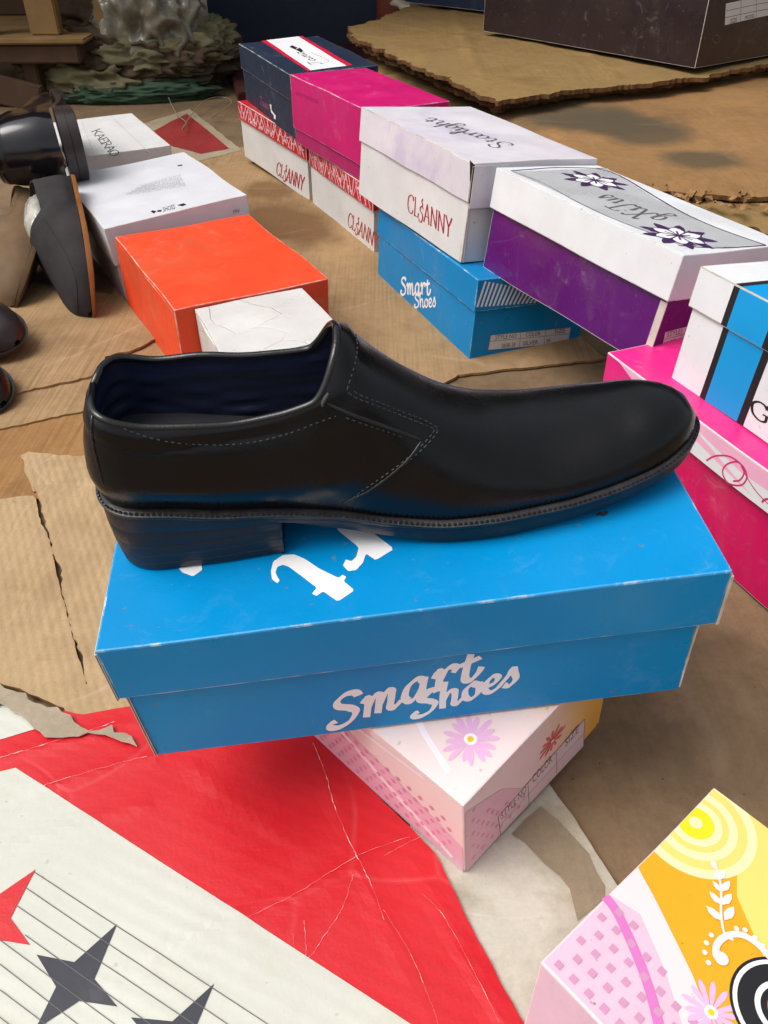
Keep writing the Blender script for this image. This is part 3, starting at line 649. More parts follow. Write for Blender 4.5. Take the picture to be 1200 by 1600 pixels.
for r_, m_, l_ in ((.032, yl3, .0014), (.027, yl2, .0022), (.022, yl3, .0030), (.0175, yl2, .0038), (.0140, yl3, .0046), (.0098, yl4, .0054), (.0036, yl3, .0062)):
    decal(fy, [clip_poly(circle(cc.x, cc.y, r_, 40), rect)], m_, rootY, 'ring_print', l_)
# dotted pink field
dd = mat('mauve dot print', srgb(202, 144, 176), .42, .05); dots = []
ax_ = Vector(fy.px2(845, 1520)); e1 = (Vector(fy.px2(959, 1392))-ax_); e1n = e1.normalized(); e2n = Vector((-e1n.y, e1n.x))
for i in range(-4, 40):
    for j in range(-30, 30):
        c_ = ax_+e1n*(i*.0085)+e2n*(j*.0085+(i % 2)*.00425)
        P_ = fy.m @ fy.fr2(c_.x, c_.y); d_ = P_-CAM; dz = d_.dot(cf); X = 600+F_PX*d_.dot(cr)/dz; Yp = 800-F_PX*d_.dot(cu)/dz
        s_ = .0018
        lim = 735+(Yp-1378)*.42 + 225
        if rect[0][0]+.004 < c_.x < rect[2][0]-.004 and rect[0][1]+.004 < c_.y < rect[2][1]-.004 and Yp > 1375 and X < 965+(Yp-1385)*.62+max(0, Yp-1500)*.1-6:
            dots.append([(c_.x-s_, c_.y-s_), (c_.x+s_, c_.y-s_), (c_.x+s_, c_.y+s_), (c_.x-s_, c_.y+s_)])
decal(fy, dots, dd, rootY, 'dot_print', .0003)
ribbons(fy, [poly_px(fy, z8([(690, 505), (730, 560), (790, 690), (830, 800), (860, 910)]), .0048, 8)], magp, rootY, 'swoosh_print', .0007)
# sprig
leaf = mat('pale pink sprig print', srgb(246, 222, 216), .42, .03)
ribbons(fy, [poly_px(fy, z8([(1028, 395), (1048, 470), (1050, 560), (1062, 620), (1090, 640)]), .0012), poly_px(fy, z8([(1052, 700), (1036, 690), (1038, 655), (1065, 628), (1110, 622), (1160, 648), (1210, 700)]), .0032)], leaf, rootY, 'sprig_print', .0070)
lv = []
for (ax1, ay1), (bx1, by1) in [((1030, 420), (1018, 390)), ((1044, 455), (1024, 425)), ((1046, 452), (1058, 420)), ((1050, 490), (1022, 455)), ((1052, 488), (1076, 455)), ((1050, 530), (1012, 488)), ((1054, 530), (1082, 495)), ((1054, 580), (1002, 533)), ((1060, 578), (1090, 535))]:
    a = Vector(fy.px2(*z8([(ax1, ay1)])[0])); b = Vector(fy.px2(*z8([(bx1, by1)])[0])); d_ = b-a; n_ = Vector((-d_.y, d_.x))*.22
    lv.append([tuple(a), tuple(a+d_*.35+n_), tuple(a+d_*.7+n_*.8), tuple(b), tuple(a+d_*.7-n_*.8), tuple(a+d_*.35-n_)])
for dx, dy in [(1020, 625), (1005, 650), (1000, 680), (1012, 712), (1098, 604), (1125, 608), (1156, 632), (1180, 658)]:
    c_ = fy.px2(*z8([(dx, dy)])[0]); lv.append(circle(c_[0], c_[1], .0013, 10))
c_ = fy.px2(*z8([(1052, 698)])[0]); lv.append(circle(c_[0], c_[1], .0033, 16))
decal(fy, lv, leaf, rootY, 'sprig_print', .0074)
flower(Face('Y', 'top', 0, .0032), 1111, 1583, .0135, 14, pf_l, (pf_w, pf_y), rootY, 'flower_print', 5)
cb = Vector(fy.px2(1226, 1580))
for r_, m_, l_ in ((.0240, ink_black, .0030), (.0226, ink_white, .0032), (.0206, ink_black, .0034), (.0130, ink_white, .0036), (.0105, ink_black, .0038), (.0075, pf_r, .0040)):
    decal(fy, [clip_poly(circle(cb.x, cb.y, r_, 48), rect)], m_, rootY, 'badge_print', l_)

# ------------------------------------------------------------------ right row
wht = card('white carton', srgb(214, 214, 212), rough=.45, specks=.7, dirt=.25, dirtcol=srgb(150, 145, 135), creases=.05)
wht2 = card('bright white carton', srgb(226, 228, 230), rough=.35, specks=.4, dirt=.08)
marb = card('marble print lid', srgb(214, 210, 216), rough=.42, dirt=.45, dirtcol=srgb(176, 158, 198), specks=.3, dscale=9, d0=.48, d1=.66)
redl = card('red lid board', srgb(190, 30, 44), rough=.42)
navy = card('dark navy carton', srgb(34, 46, 66), rough=.42, dirt=.15, dirtcol=srgb(70, 76, 88))
mage = card('magenta carton', srgb(196, 22, 104), rough=.4, dirt=.12, dirtcol=srgb(190, 60, 120))
purp = card('purple carton', srgb(88, 22, 104), rough=.28, creases=.2, bump=.5, bscale=22, coat=.2)
sblue = card('sky blue carton', srgb(0, 128, 188), rough=.33, creases=.1, spec=.25)
pinkl = card('hot pink carton', srgb(206, 14, 92), rough=.4)
hotp = card('hot pink lid top', srgb(230, 40, 130), rough=.35)
grn = 'shoe boxes in the right row'
# clsanny ground boxes
for k, lab, t0, t1, tu in (('C2', 'white shoe box with red patterned lid under the magenta box', (543, 352), (590, 391), (545, 331)), ('C1', 'white shoe box with red patterned lid under the dark navy box', (431, 272), (474, 298), (433, 252))):
    rt, b_, l_ = make_box(k, 'patterned_lid_shoe_box', lab, redl, wht, E_, .036 if k == 'C1' else .034, group=grn)
    d_ = POSE[k][1]; f_ = Face(k, 'side', 0, .0011); rnd = random.Random(len(lab)); polys = []
    L_ = d_[1]; z0 = d_[2]-.034; z1 = d_[2]-.002
    x = -L_+.004
    while x < -.012:   # white zig-zag shards over the red
        wd = rnd.uniform(.006, .013); s = rnd.choice([-1, 1])*rnd.uniform(.004, .012)
        a = [(x+s, z1), (x+s+wd*.35, z1), (x-s+wd*.45, z0+.003), (x-s+wd*.1, z0+.003)]
        polys.append(clip_poly(a, [(-L_+.001, z0), (-.001, z0), (-.001, z1), (-L_+.001, z1)]))
        if rnd.random() < .7:
            zz = rnd.uniform(z0+.006, z1-.008); polys.append(clip_poly([(x, zz), (x+wd, zz+rnd.uniform(-.006, .008)), (x+wd, zz+.005), (x+wd*.3, zz+.004)], [(-L_+.001, z0), (-.001, z0), (-.001, z1), (-L_+.001, z1)]))
        x += wd*1.05
    decal(f_, [q for q in polys if len(q) > 2], mat('pale pink shard print', srgb(232, 176, 182), .45, .12, 30), rt, 'pattern_print')
    text_on(Face(k, 'side', .003, .0012), 'CLSANNY', t0, t1, tu, SERIF, ink_red, rt, .05, .13, 0, -.02)
# navy box
rt, b_, l_ = make_box('N', 'navy_shoe_box', 'dark navy shoe box with a white and red banded lid, beside the magenta box', navy, navy, card('navy edge', srgb(70, 80, 98), dirt=.75, dirtcol=(.62, .60, .57, 1), dscale=38, d0=.42, d1=.62), .045, group=grn)
f_ = Face('N', 'top', 0, .0011); c6 = lambda L_: [(x/3.243+350, y/3.243+40) for x, y in L_]
decal(f_, pxpoly(f_, [c6([(190, 78), (215, 74), (440, 228), (425, 232)]), c6([(375, 56), (395, 54), (650, 198), (622, 204)])]), mat('crimson band print', srgb(206, 24, 62), .4), rt, 'red_band_print')
decal(f_, pxpoly(f_, [c6([(215, 74), (375, 56), (622, 204), (440, 228)])]), ink_white, rt, 'white_band_print', .0002)
f_ = Face('N', 'top', 0, .0018)
text_on(f_, 'Tasia', c6([(500, 196)])[0], c6([(388, 128)])[0], c6([(448, 204)])[0], {**SCRIPT}, ink_black, rt, .07, .14, .4)
decal(f_, pxpoly(f_, [c6([(330, 108), (345, 100), (372, 112), (362, 122)]), c6([(362, 122), (385, 112), (405, 130), (390, 134)])]), ink_black, rt, 'emblem_print')
ribbons(f_, [poly_px(f_, c6([(440, 134), (530, 178), (490, 196)]), .001)], ink_black, rt, 'frame_print')
fs_ = Face('N', 'side', .003, .0012)
text_on(fs_, 'Tasia', c6([(182, 396)])[0], c6([(228, 424)])[0], c6([(182, 356)])[0], SCRIPT, mat('faded pink ink', srgb(150, 70, 110), .5), rt, .08, .16, .4)
decal(fs_, pxpoly(fs_, [c6([(230, 395), (240, 400), (240, 425), (250, 440), (262, 455), (262, 475), (252, 470), (252, 455), (238, 438)])]), ink_white, rt, 'emblem_print')
# magenta
rt, b_, l_ = make_box('G', 'magenta_shoe_box', 'plain magenta shoe box between the navy box and the marbled white lid', mage, card('dark magenta carton', srgb(170, 30, 96), rough=.42), card('magenta edge', srgb(214, 70, 140), dirt=.75, dirtcol=(.62, .60, .57, 1), dscale=38, d0=.42, d1=.62), .088, group=grn)
f_ = Face('G', 'side', 0, .0011)
sans_on(f_, 'STYLE COLOR SIZE', c6([(365, 350)])[0], c6([(480, 398)])[0], c6([(365, 330)])[0], card('faint magenta ink', srgb(160, 20, 84)), rt, 'faint_print')
# blue smart shoes
rt, b_, l_ = make_box('S', 'blue_shoe_box', 'sky blue shoe box with white brush lettering and striped lid end', sblue, sblue, blue_e, .042, group=grn)
f_ = Face('S', 'side', .003, .0012)
c4 = lambda L_: [(x/1.818+540, y/1.818+220) for x, y in L_]
text_on(f_, 'Smart', c4([(158, 438)])[0], c4([(242, 436)])[0], c4([(156, 390)])[0], SCRIPTB, ink_white, rt, .12, .20, .5)
text_on(f_, 'Shoes', c4([(196, 474)])[0], c4([(258, 470)])[0], c4([(194, 438)])[0], SCRIPTB, ink_white, rt, .12, .20, .5)
f_ = Face('S', 'front', 0, .0011); st = []
for i in range(15):
    x0 = 372+i*11.5
    st.append(line_px(f_, c4([(x0+2, 472-i*.8)])[0], c4([(x0+26, 398+i*2.2)])[0], .0028))
ribbons(f_, st, ink_white, rt, 'stripe_print')
f_ = Face('S', 'front', .003, .0012)
decal(f_, pxpoly(f_, [c4([(412, 553), (640, 530), (632, 574), (404, 596)])]), ink_label, rt, 'size_label')
f_ = Face('S', 'front', .003, .0018)
ribbons(f_, [line_px(f_, c4([a])[0], c4([b])[0], .0006) for a, b in [((412, 553), (640, 530)), ((640, 530), (632, 574)), ((632, 574), (404, 596)), ((404, 596), (412, 553)), ((408, 571), (637, 548)), ((497, 545), (492, 587)), ((568, 538), (562, 581))]], ink_grey, rt, 'label_lines')
for s_, a, b, u in (('STYLE NO', (424, 566), (484, 560), (425, 554)), ('COLOR', (510, 557), (552, 553), (511, 545)), ('SIZE', (592, 548), (622, 545), (593, 536)), ('0608-18', (442, 590), (480, 586), (443, 577)), ('SILVER', (502, 582), (545, 578), (503, 570)), ('38', (568, 574), (580, 572), (569, 563))):
    sans_on(f_, s_, c4([a])[0], c4([b])[0], c4([u])[0], ink_black, rt)
# marble lid
rt, b_, l_ = make_box('T', 'marbled_lid_shoe_box', 'white shoe box with marbled lid and torn corner on the sky blue box', marb, wht, E_, .046, group=grn, warp=.0012)
text_on(Face('T', 'side', .003, .0014), 'CLSANNY', (637, 331), (706, 372), (638, 303), SERIF, ink_red, rt, .05, .13, 0, -.02)
f_ = Face('T', 'top', 0, .0014); c2 = lambda L_: [(x*.5833+500, y*.5833) for x, y in L_]
text_on(f_, 'Starlight', c2([(520, 386)])[0], c2([(300, 316)])[0], c2([(478, 400)])[0], SCRIPT, ink_grey, rt, .025, .07, .6)
bm = bmesh.new(); d_ = POSE['T'][1]
slab_bm(bm, -.001, .006, -.0016, .0004, d_[2]-.047, d_[2]-.004, .001, .0004, 4, seed=6)
from_bm('torn_corner', bm, [mat('painted gap shade', srgb(70, 62, 56), .9, .4, 50), E_], rt)  # dark slab stands in for the shade inside the torn corner
bm = bmesh.new(); slab_bm(bm, .002, .0035, .0015, .008, .002, d_[2]-.012, .0014, .0005, 5, seed=8); slab_bm(bm, .006, .0072, .0008, .003, .002, d_[2]-.04, .0014, .0004, 5, seed=9); from_bm('split_ply', bm, [E_, E_], rt)
bm = bmesh.new(); slab_bm(bm, .001, .05, -.0036, -.0022, d_[2]-.052, d_[2]-.002, .0014, .0004, 5, seed=2)
from_bm('loose_flap', bm, [marb, E_], rt)
f_ = Face('T', 'front', 0, .0014)
decal(f_, pxpoly(f_, [c2([(402, 426), (412, 436), (424, 450), (414, 470), (418, 524), (409, 518), (402, 480)])]), mat('painted gap shade', srgb(70, 62, 56), .9), rt, 'painted_gap_shade', .001)  # shade of the open lid gap painted on as a dark decal
# purple and white
rt, b_, l_ = make_box('W', 'purple_shoe_box', 'purple shoe box with a white lid printed with violet flowers and silver panel', wht2, purp, card('white lid edge', srgb(215, 215, 215), dirt=.6, dirtcol=srgb(140, 125, 105), dscale=40), .046, (.005, .004, .004, .004), group=grn, warp=.0009)
f_ = Face('W', 'top', 0, .0012)
frame_ = [(510, 458), (585, 448), (760, 452), (860, 500), (980, 575), (1060, 612), (1185, 655), (1075, 660), (985, 652), (850, 610), (700, 545)]
decal(f_, pxpoly(f_, [c2([(515, 460), (770, 452), (900, 535), (1050, 608), (1185, 655), (1085, 662), (960, 655), (800, 590), (650, 520)])]), ink_silver, rt, 'silver_panel')
f_ = Face('W', 'top', 0, .0016)
ribbons(f_, [poly_px(f_, c2(q), w_, 4) for q, w_ in (([(512, 458), (640, 450), (760, 452)], .0025), ([(512, 458), (600, 492), (700, 545), (850, 610), (980, 656)], .0012), ([(740, 452), (800, 470), (900, 530), (985, 578), (1080, 620), (1195, 658)], .0028), ([(1195, 658), (1080, 664), (960, 658)], .0022))], ink_violet, rt, 'frame_print')
def leaf_flower(f_, c_, s, root_):
    dk_ = []; wh_ = []; C_ = Vector(f_.px2(*c_)); sx = Vector(f_.px2(c_[0]+1, c_[1]))-C_
    u_ = sx.normalized(); v_ = Vector((-u_.y, u_.x))
    def pet(a, l, w_, off=0):
        o = C_+ (u_*math.cos(a)+v_*math.sin(a))*off; d = u_*math.cos(a)+v_*math.sin(a); n_ = Vector((-d.y, d.x))
        return [tuple(o+d*l*t+n_*w_*q) for t, q in [(0, 0), (.25, .7), (.6, 1), (.85, .6), (1, 0), (.85, -.6), (.6, -1), (.25, -.7)]]
    for i in range(9): dk_.append(pet(i*.7+.2, s*1.25, s*.22, s*.1))
    for i in range(6):
        dk_.append(pet(i*1.05, s*.98, s*.34)); wh_.append(pet(i*1.05, s*.88, s*.26, s*.03))
    decal(f_, dk_, ink_violet, root_, 'flower_print'); decal(f_, wh_, ink_white, root_, 'flower_print', .0014)
    inner = []
    for i in range(6): inner.append(ribbon([tuple(C_), tuple(C_+(u_*math.cos(i*1.05)+v_*math.sin(i*1.05))*s*.5)], s*.07))
    for i in range(6):
        a = i*1.05+.5; inner.append(ribbon([tuple(C_+(u_*math.cos(a)+v_*math.sin(a))*s*.1), tuple(C_+(u_*math.cos(a)+v_*math.sin(a))*s*.95)], s*.06))
    ribbons(f_, inner, ink_violet, root_, 'flower_print', .0024)
f2 = Face('W', 'top', 0, .0018)
leaf_flower(f2, c2([(735, 485)])[0], .031, rt); leaf_flower(f2, c2([(960, 632)])[0], .030, rt)
text_on(Face('W', 'top', 0, .0018), 'gXiTus', c2([(935, 585)])[0], c2([(770, 520)])[0], c2([(880, 600)])[0], SCRIPT, ink_grey, rt, .03, .08, .6)
f_ = Face('W', 'front', .004, .0012)
decal(f_, pxpoly(f_, [c4([(908, 545), (990, 522), (985, 580), (895, 607)])]), ink_label, rt, 'size_label')
f_ = Face('W', 'front', .004, .0018)
ribbons(f_, [line_px(f_, c4([a])[0], c4([b])[0], .0006) for a, b in [((904, 566), (988, 543)), ((955, 532), (950, 590))]], ink_grey, rt, 'label_lines')
sans_on(f_, 'STYLE', c4([(912, 560)])[0], c4([(950, 549)])[0], c4([(914, 545)])[0], ink_black, rt)
sans_on(f_, 'KLB3U', c4([(902, 592)])[0], c4([(945, 580)])[0], c4([(905, 572)])[0], ink_black, rt)
bm = bmesh.new(); slab_bm(bm, .0042, .0054, .0030, .012, .002, POSE['W'][1][2]-.05, .0008, .0004, 5, seed=8); from_bm('worn_corner', bm, [E_, E_], rt)
# pink scroll box and black striped box on it
pks = card('pale pink lid print', srgb(244, 214, 226), rough=.4)
rt, b_, l_ = make_box('PK', 'hot_pink_shoe_box', 'hot pink shoe box with a pale scroll lid under the blue striped box', hotp, pinkl, pinkedge, .034, (.004, .004, .004, .004), group=grn)
f_ = Face('PK', 'side', 0, .0010); d_ = POSE['PK'][1]; z0, z1 = d_[2]-.0335, d_[2]-.001
decal(f_, [[(-d_[1]+.001, z0), (-.001, z0), (-.001, z1), (-d_[1]+.001, z1)]], wht2, rt, 'white_lid_side')
f_ = Face('PK', 'side', 0, .0015); bx_ = [(-d_[1]+.001, z0), (-.001, z0), (-.001, z1), (-d_[1]+.001, z1)]
decal(f_, [clip_poly(q, bx_) for q in ([(-.3, z1), (-.2, z1), (-.13, z0+.016), (-.08, z0+.004), (-.2, z0+.02), (-.3, z0+.026)], [(-.22, z1), (-.0, z1), (-.0, z0+.02), (-.10, z0+.017)])], mat('soft pink wave print', srgb(240, 176, 204), .42, .05), rt, 'wave_print')
decal(f_, [clip_poly([(-.3, z1), (-.3, z0), (-.292, z0), (-.26, z0+.010), (-.24, z0+.02), (-.28, z1)], bx_)], hotp, rt, 'wave_print', .0004)
f_ = Face('PK', 'side', 0, .0021); z6 = lambda L_: [(x/2+600, y/2+520) for x, y in L_]
ribbons(f_, [poly_px(f_, z6(q), w_, 8) for q, w_ in (([(1010, 398), (1040, 383), (1085, 385), (1125, 415), (1138, 450), (1120, 475), (1080, 468), (1062, 435), (1075, 410), (1110, 402), (1130, 430), (1118, 458), (1095, 462)], .0017), ([(1120, 415), (1150, 470), (1180, 510), (1230, 560)], .001), ([(1185, 530), (1200, 520), (1240, 530)], .002))], mat('scroll ink', srgb(206, 40, 110), .45), rt, 'scroll_print')
rt, b_, l_ = make_box('GL', 'striped_shoe_box', 'white shoe box with a cyan band edged in black, on the hot pink box', wht2, wht2, E_, .037, group=grn)
for which, off, nm in (('side', 0, 'lid'), ('side', .003, 'base'), ('top', 0, 'top')):
    f_ = Face('GL', which, off, .0011); d_ = POSE['GL'][1]; L_ = d_[1]
    if nm == 'lid': zr = (d_[2]-.0365, d_[2]-.0012)
    elif nm == 'base': zr = (.001, d_[2]-.038)
    a0 = Vector(f_.px2(*( z6([(975, 208)])[0] if nm != 'lid' else c4([(1115, 408)])[0]))).x if nm != 'top' else None
    for s0, s1, m_ in ((.0435, .0505, ink_black), (.0505, .092, ink_cyan), (.092, .100, ink_black)):
        if which == 'side': q = [(-L_+s0, zr[0]), (-L_+s1, zr[0]), (-L_+s1, zr[1]), (-L_+s0, zr[1])]
        else: q = [(.001, L_-s0), (.001, L_-s1), (d_[0]-.001, L_-s1), (d_[0]-.001, L_-s0)]
        decal(f_, [q], m_, rt, 'band_print')
f_ = Face('GL', 'side', .003, .0014)
text_on(f_, 'Gla', (1172, 650), (1236, 686), (1173, 622), SERIF, ink_black, rt, .08, .20, 0)

# ------------------------------------------------------------------ left row
grl = 'shoe boxes in the left row'
orn = card('orange carton', srgb(232, 72, 36), rough=.5, dirt=.55, dirtcol=srgb(176, 92, 58), specks=.4, dscale=8, d0=.46, d1=.7)
make_box('O', 'orange_shoe_box', 'plain orange shoe box with a smudged lid', orn, orn, card('orange edge', srgb(240, 105, 70), dirt=.75, dirtcol=(.62, .60, .57, 1), dscale=38, d0=.42, d1=.62), .1, (.0008, .0008, .0008, .0008), group=grl, warp=.0016)
crw = card('wrinkled white paper', srgb(206, 203, 200), rough=.5, creases=.6, crease_scale=16, bump=.8, bscale=60, specks=.25)
make_box('V', 'white_shoe_box', 'small white box wrapped in wrinkled paper in front of the orange box', crw, crw, crw, .1, (.0008, .0008, .0008, .0008), group=grl, warp=.0022)
bwh = card('dull white carton', srgb(206, 207, 212), rough=.5, dirt=.3, dirtcol=srgb(168, 166, 170), specks=.4)
rt, b_, l_ = make_box('B', 'white_shoe_box', 'plain white shoe box with faint black marks behind the orange box', bwh, bwh, E_, .055, group=grl, warp=.0012)
f_ = Face('B', 'top', 0, .0014)
for q_ in pxpoly(f_, [[(x/2.91, y/2.91+150) for x, y in q] for q in ([(685, 525), (695, 520), (712, 524), (700, 534)], [(805, 497), (835, 488), (848, 495), (830, 502), (818, 500)], [(808, 318), (828, 314), (832, 320), (812, 322)], [(715, 520), (735, 518), (733, 526), (716, 527)])]): decal(f_, [q_], ink_black, rt, 'stamp_mark')
sans_on(f_, 'SHOES', (255, 331), (274, 326), (254, 324), ink_grey, rt, 'stamp_mark')
faint = card('faint grey ink', srgb(176, 176, 182))
for i in range(4):
    sans_on(f_, 'HANDMADE FOOTWEAR LINE'[:22-i*3], (198+i*8, 305-i*4.2), (290-i*2, 291-i*4.2), (197+i*8, 300-i*4.2), faint, rt, 'faint_print')
f_ = Face('B', 'front', .0, .0012)
sans_on(f_, 'MN', (365, 334), (374, 332), (365, 328), ink_grey, rt, 'stamp_mark')
rt, b_, l_ = make_box('K', 'white_shoe_box', 'white shoe box with dark capital lettering on its lid beside the black boot', wht, wht, E_, .04, group=grl)
f_ = Face('K', 'top', 0, .0014); z1_ = lambda L_: [(x/2, y/2) for x, y in L_]
text_on(f_, 'KAERAO', (143, 205), (176, 247), (156, 202), SERIF, ink_black, rt, .07, .17, 0, -.1, slant=-.15)
ribbons(f_, [line_px(f_, (172, 180), (236, 240), .0008), line_px(f_, (128, 190), (150, 250), .0006)], card('lid crease', srgb(170, 170, 165)), rt, 'lid_crease')

# ------------------------------------------------------------------ shoes
def itp(tab, x):
    if x <= tab[0][0]: return tab[0][1]
    if x >= tab[-1][0]: return tab[-1][1]
    n = len(tab)
    for i in range(n-1):
        if tab[i][0] <= x <= tab[i+1][0]: break
    x0, y0 = tab[i]; x1, y1 = tab[i+1]; h = x1-x0; d = (y1-y0)/h
    def slope(j):
        if j == 0 or j == n-1:
            k = max(0, min(n-2, j-(j == n-1))); return (tab[k+1][1]-tab[k][1])/(tab[k+1][0]-tab[k][0])
        a = (tab[j][1]-tab[j-1][1])/(tab[j][0]-tab[j-1][0]); b = (tab[j+1][1]-tab[j][1])/(tab[j+1][0]-tab[j][0])
        return 0 if a*b <= 0 else 2*a*b/(a+b)
    m0, m1 = slope(i), slope(i+1); t = (x-x0)/h
    return (2*t**3-3*t*t+1)*y0+(t**3-2*t*t+t)*h*m0+(-2*t**3+3*t*t)*y1+(t**3-t*t)*h*m1
LOAFER = dict(L=341,
    c=[(0, 87), (60, 87), (130, 88), (195, 90.5), (250, 95), (300, 97), (341, 97)],
    hw=[(0, 36), (60, 36.5), (98, 35), (130, 35.5), (160, 40), (195, 46.5), (225, 49), (250, 48.5), (275, 45.5), (300, 40), (320, 37), (341, 34)],
    zf=[(0, 48), (34, 45), (70, 38), (105, 32), (130, 26.5), (160, 20), (190, 17), (242, 17.5), (301, 21), (330, 26), (341, 29)],
    rimz=[(0, 101), (12, 99), (25, 95.5), (40, 91.5), (60, 88.5), (88, 85.5), (108, 87), (131, 92), (160, 98)],
    rimo=[(0, .86), (30, .80), (88, .76), (131, .74), (160, .70)], far=[(0, 0), (40, 3), (75, 7), (105, 4.5), (126, 0)],
    ridge=[(0, 118), (120, 120), (131, 119), (143, 116), (160, 97), (180, 78), (199, 63), (225, 49.5), (256, 42.5), (290, 44), (310, 46.5), (325, 45), (335, 40), (341, 31)],
    cap=(33, 2.6, 283, 58.5, 2.4), sh=5, lean=[(30, 0), (48, 0), (60, -1.5), (75, 1), (90, 6), (107, 15), (120, 17)], xt=143, xw=126, a=.86, b=.93, blend=(122, 172))
def shoe_fn(D):
    h0, hp, t0, tl, tp_ = D['cap']; L_ = D['L']
    def capf(x):
        f = 1
        if x < h0: f = max(0, 1-((h0-x)/h0)**hp)**(1/hp)
        if x > t0: f = min(f, max(0, 1-((x-t0)/tl)**tp_)**(1/2.0))
        return f
    def hw(x): return itp(D['hw'], x)*capf(x)
    D.setdefault('sh', 0)
    def S(x, th):
        x = max(0, min(L_, x)); a = abs(th); w_ = hw(x); zf_ = itp(D['zf'], x); zr = itp(D['ridge'], x); rz = itp(D['rimz'], x); ro = itp(D['rimo'], x)
        if th > 0 and 'far' in D: rz += itp(D['far'], x)
        # wall section
        H_r = rz-zf_
        tab = [(0, 0, zr), (.2, ro*.55, rz+(zr-rz)*.72), (.4, ro, rz), (.55, .97, zf_+H_r*.66), (.75, 1.04, zf_+H_r*.3), (1, .95, zf_)]
        yo = itp([(t[0], t[1]) for t in tab], a); zo = itp([(t[0], t[2]) for t in tab], a)
        al = (1-a)*math.pi/2; ys = math.cos(al)**D['a']*.96; zs = zf_+(zr-zf_)*math.sin(al)**D['b']
        b0, b1 = D['blend']; q = max(0, min(1, (x-b0)/(b1-b0))); q = q*q*(3-2*q)
        y = (yo*(1-q)+ys*q)*w_; z = zo*(1-q)+zs*q
        sx = 0
        if x < 70: sx = itp(D['lean'], z)*(1-x/70)**2
        sx += D['sh']*max(0, 1-x/120)**1.4
        return Vector((x+sx, itp(D['c'], x)+(y if th > 0 else -y), z))
    return S, hw
def open_curve(D, t):
    """t 0..1 along the near rim from heel back to the throat top"""
    xw, xt = D['xw'], D['xt']
    if t < .72: return (xw*(t/.72), .4)
    k = (t-.72)/.28*math.pi/2
    return (xw+(xt-xw)*math.sin(k), .4*math.cos(k))
def build_upper(D, NU=84, NS=36):
    S, hw = shoe_fn(D); L_ = D['L']; rows = []
    for iu in range(2*NU+1):
        u = iu/(2*NU); near = u <= .5; t = 2*u if near else 2-2*u; sg = -1 if near else 1
        if t < .8: xF = L_*(.5-.5*math.cos(math.pi*(t/.8)**.92)) if t < .8 else L_; thF = 1.0
        else: xF = L_; thF = 1-((t-.8)/.2)
        xO, thO = open_curve(D, t); row = []
        for j in range(NS+1):
            s = j/NS
            row.append(S(xF+(xO-xF)*s, sg*max(1e-4, thF+(thO-thF)*s)))
        rows.append(row)
    return rows, S, hw
def grid_mesh(rows, skip=None):
    bm = bmesh.new(); V = [[bm.verts.new(p) for p in r] for r in rows]
    for i in range(len(V)-1):
        for j in range(len(V[0])-1):
            try: bm.faces.new((V[i][j], V[i+1][j], V[i+1][j+1], V[i][j+1]))
            except ValueError: pass
    return bm, V
def tube_bm(bm, pts, r, seg=8, closed=False, rf=None):
    P = [Vector(p) for p in pts]; rings = []; up = None
    for i, p in enumerate(P):
        d = (P[(i+1) % len(P)] if closed else P[min(i+1, len(P)-1)])-(P[i-1] if closed else P[max(0, i-1)])
        if d.length < 1e-9: d = Vector((1, 0, 0))
        d.normalize()
        if up is None: up = d.orthogonal().normalized()
        up = (up-d*up.dot(d)).normalized(); s = d.cross(up)
        rr = rf(i/(len(P)-1))*r if rf else r
        rings.append([bm.verts.new(p+(up*math.cos(a)+s*math.sin(a))*rr) for a in [2*math.pi*k/seg for k in range(seg)]])
    n = len(rings)
    for i in range(n if closed else n-1):
        A, B2 = rings[i], rings[(i+1) % n]
        for k in range(seg): bm.faces.new((A[k], A[(k+1) % seg], B2[(k+1) % seg], B2[k]))
    if not closed:
        bm.faces.new(rings[0][::-1]); bm.faces.new(rings[-1])
def outline(D, hw, off, x0=0, x1=None, n=70):
    L_ = D['L']; x1 = L_ if x1 is None else x1; near, far = [], []
    for i in range(n+1):
        x = x0+(x1-x0)*(.5-.5*math.cos(math.pi*i/n)); w_ = hw(x); c = itp(D['c'], x)
        near.append(Vector((x, c-w_, 0))); far.append(Vector((x, c+w_, 0)))
    P = near+far[::-1]; Q = []
    P = [p for i, p in enumerate(P) if (p-P[i-1]).length > .05]
    for p in P: p.x += D['sh']*max(0, 1-p.x/120)**1.4
    for i, p in enumerate(P):
        d = P[(i+1) % len(P)]-P[i-1]; n_ = Vector((d.y, -d.x, 0)).normalized(); Q.append(p+n_*off)
    return Q
def slab_loops(loops):
    bm = bmesh.new(); V = [[bm.verts.new(p) for p in l] for l in loops]; n = len(V[0])
    for a, b in zip(V, V[1:]):
        for i in range(n): bm.faces.new((a[i], a[(i+1) % n], b[(i+1) % n], b[i]))
    for l, flip in ((V[0], True), (V[-1], False)):
        f = bm.faces.new(l[::-1] if flip else l)
        bmesh.ops.triangulate(bm, faces=[f])
    bmesh.ops.recalc_face_normals(bm, faces=bm.faces)
    return bm
def scale_bm(bm, s=.001):
    for v in bm.verts: v.co *= s
    return bm
leather = mat('black polished leather', (.004, .004, .0045, 1), .24, .15, 20, bump=.16, bscale=560, spec=.35, coat=0, dirt=.12, dirtcol=(.014, .014, .016, 1), dscale=25, specks=.25)
leather2 = mat('black leather binding', (.007, .007, .008, 1), .24, .15, 40, bump=.2, bscale=700, spec=.6)
lining_m = mat('navy leather lining', (.014, .021, .058, 1), .42, .25, 16, bump=.6, bscale=45)
insole_m = mat('dark insole', (.04, .04, .044, 1), .6, .15, 40, bump=.3)
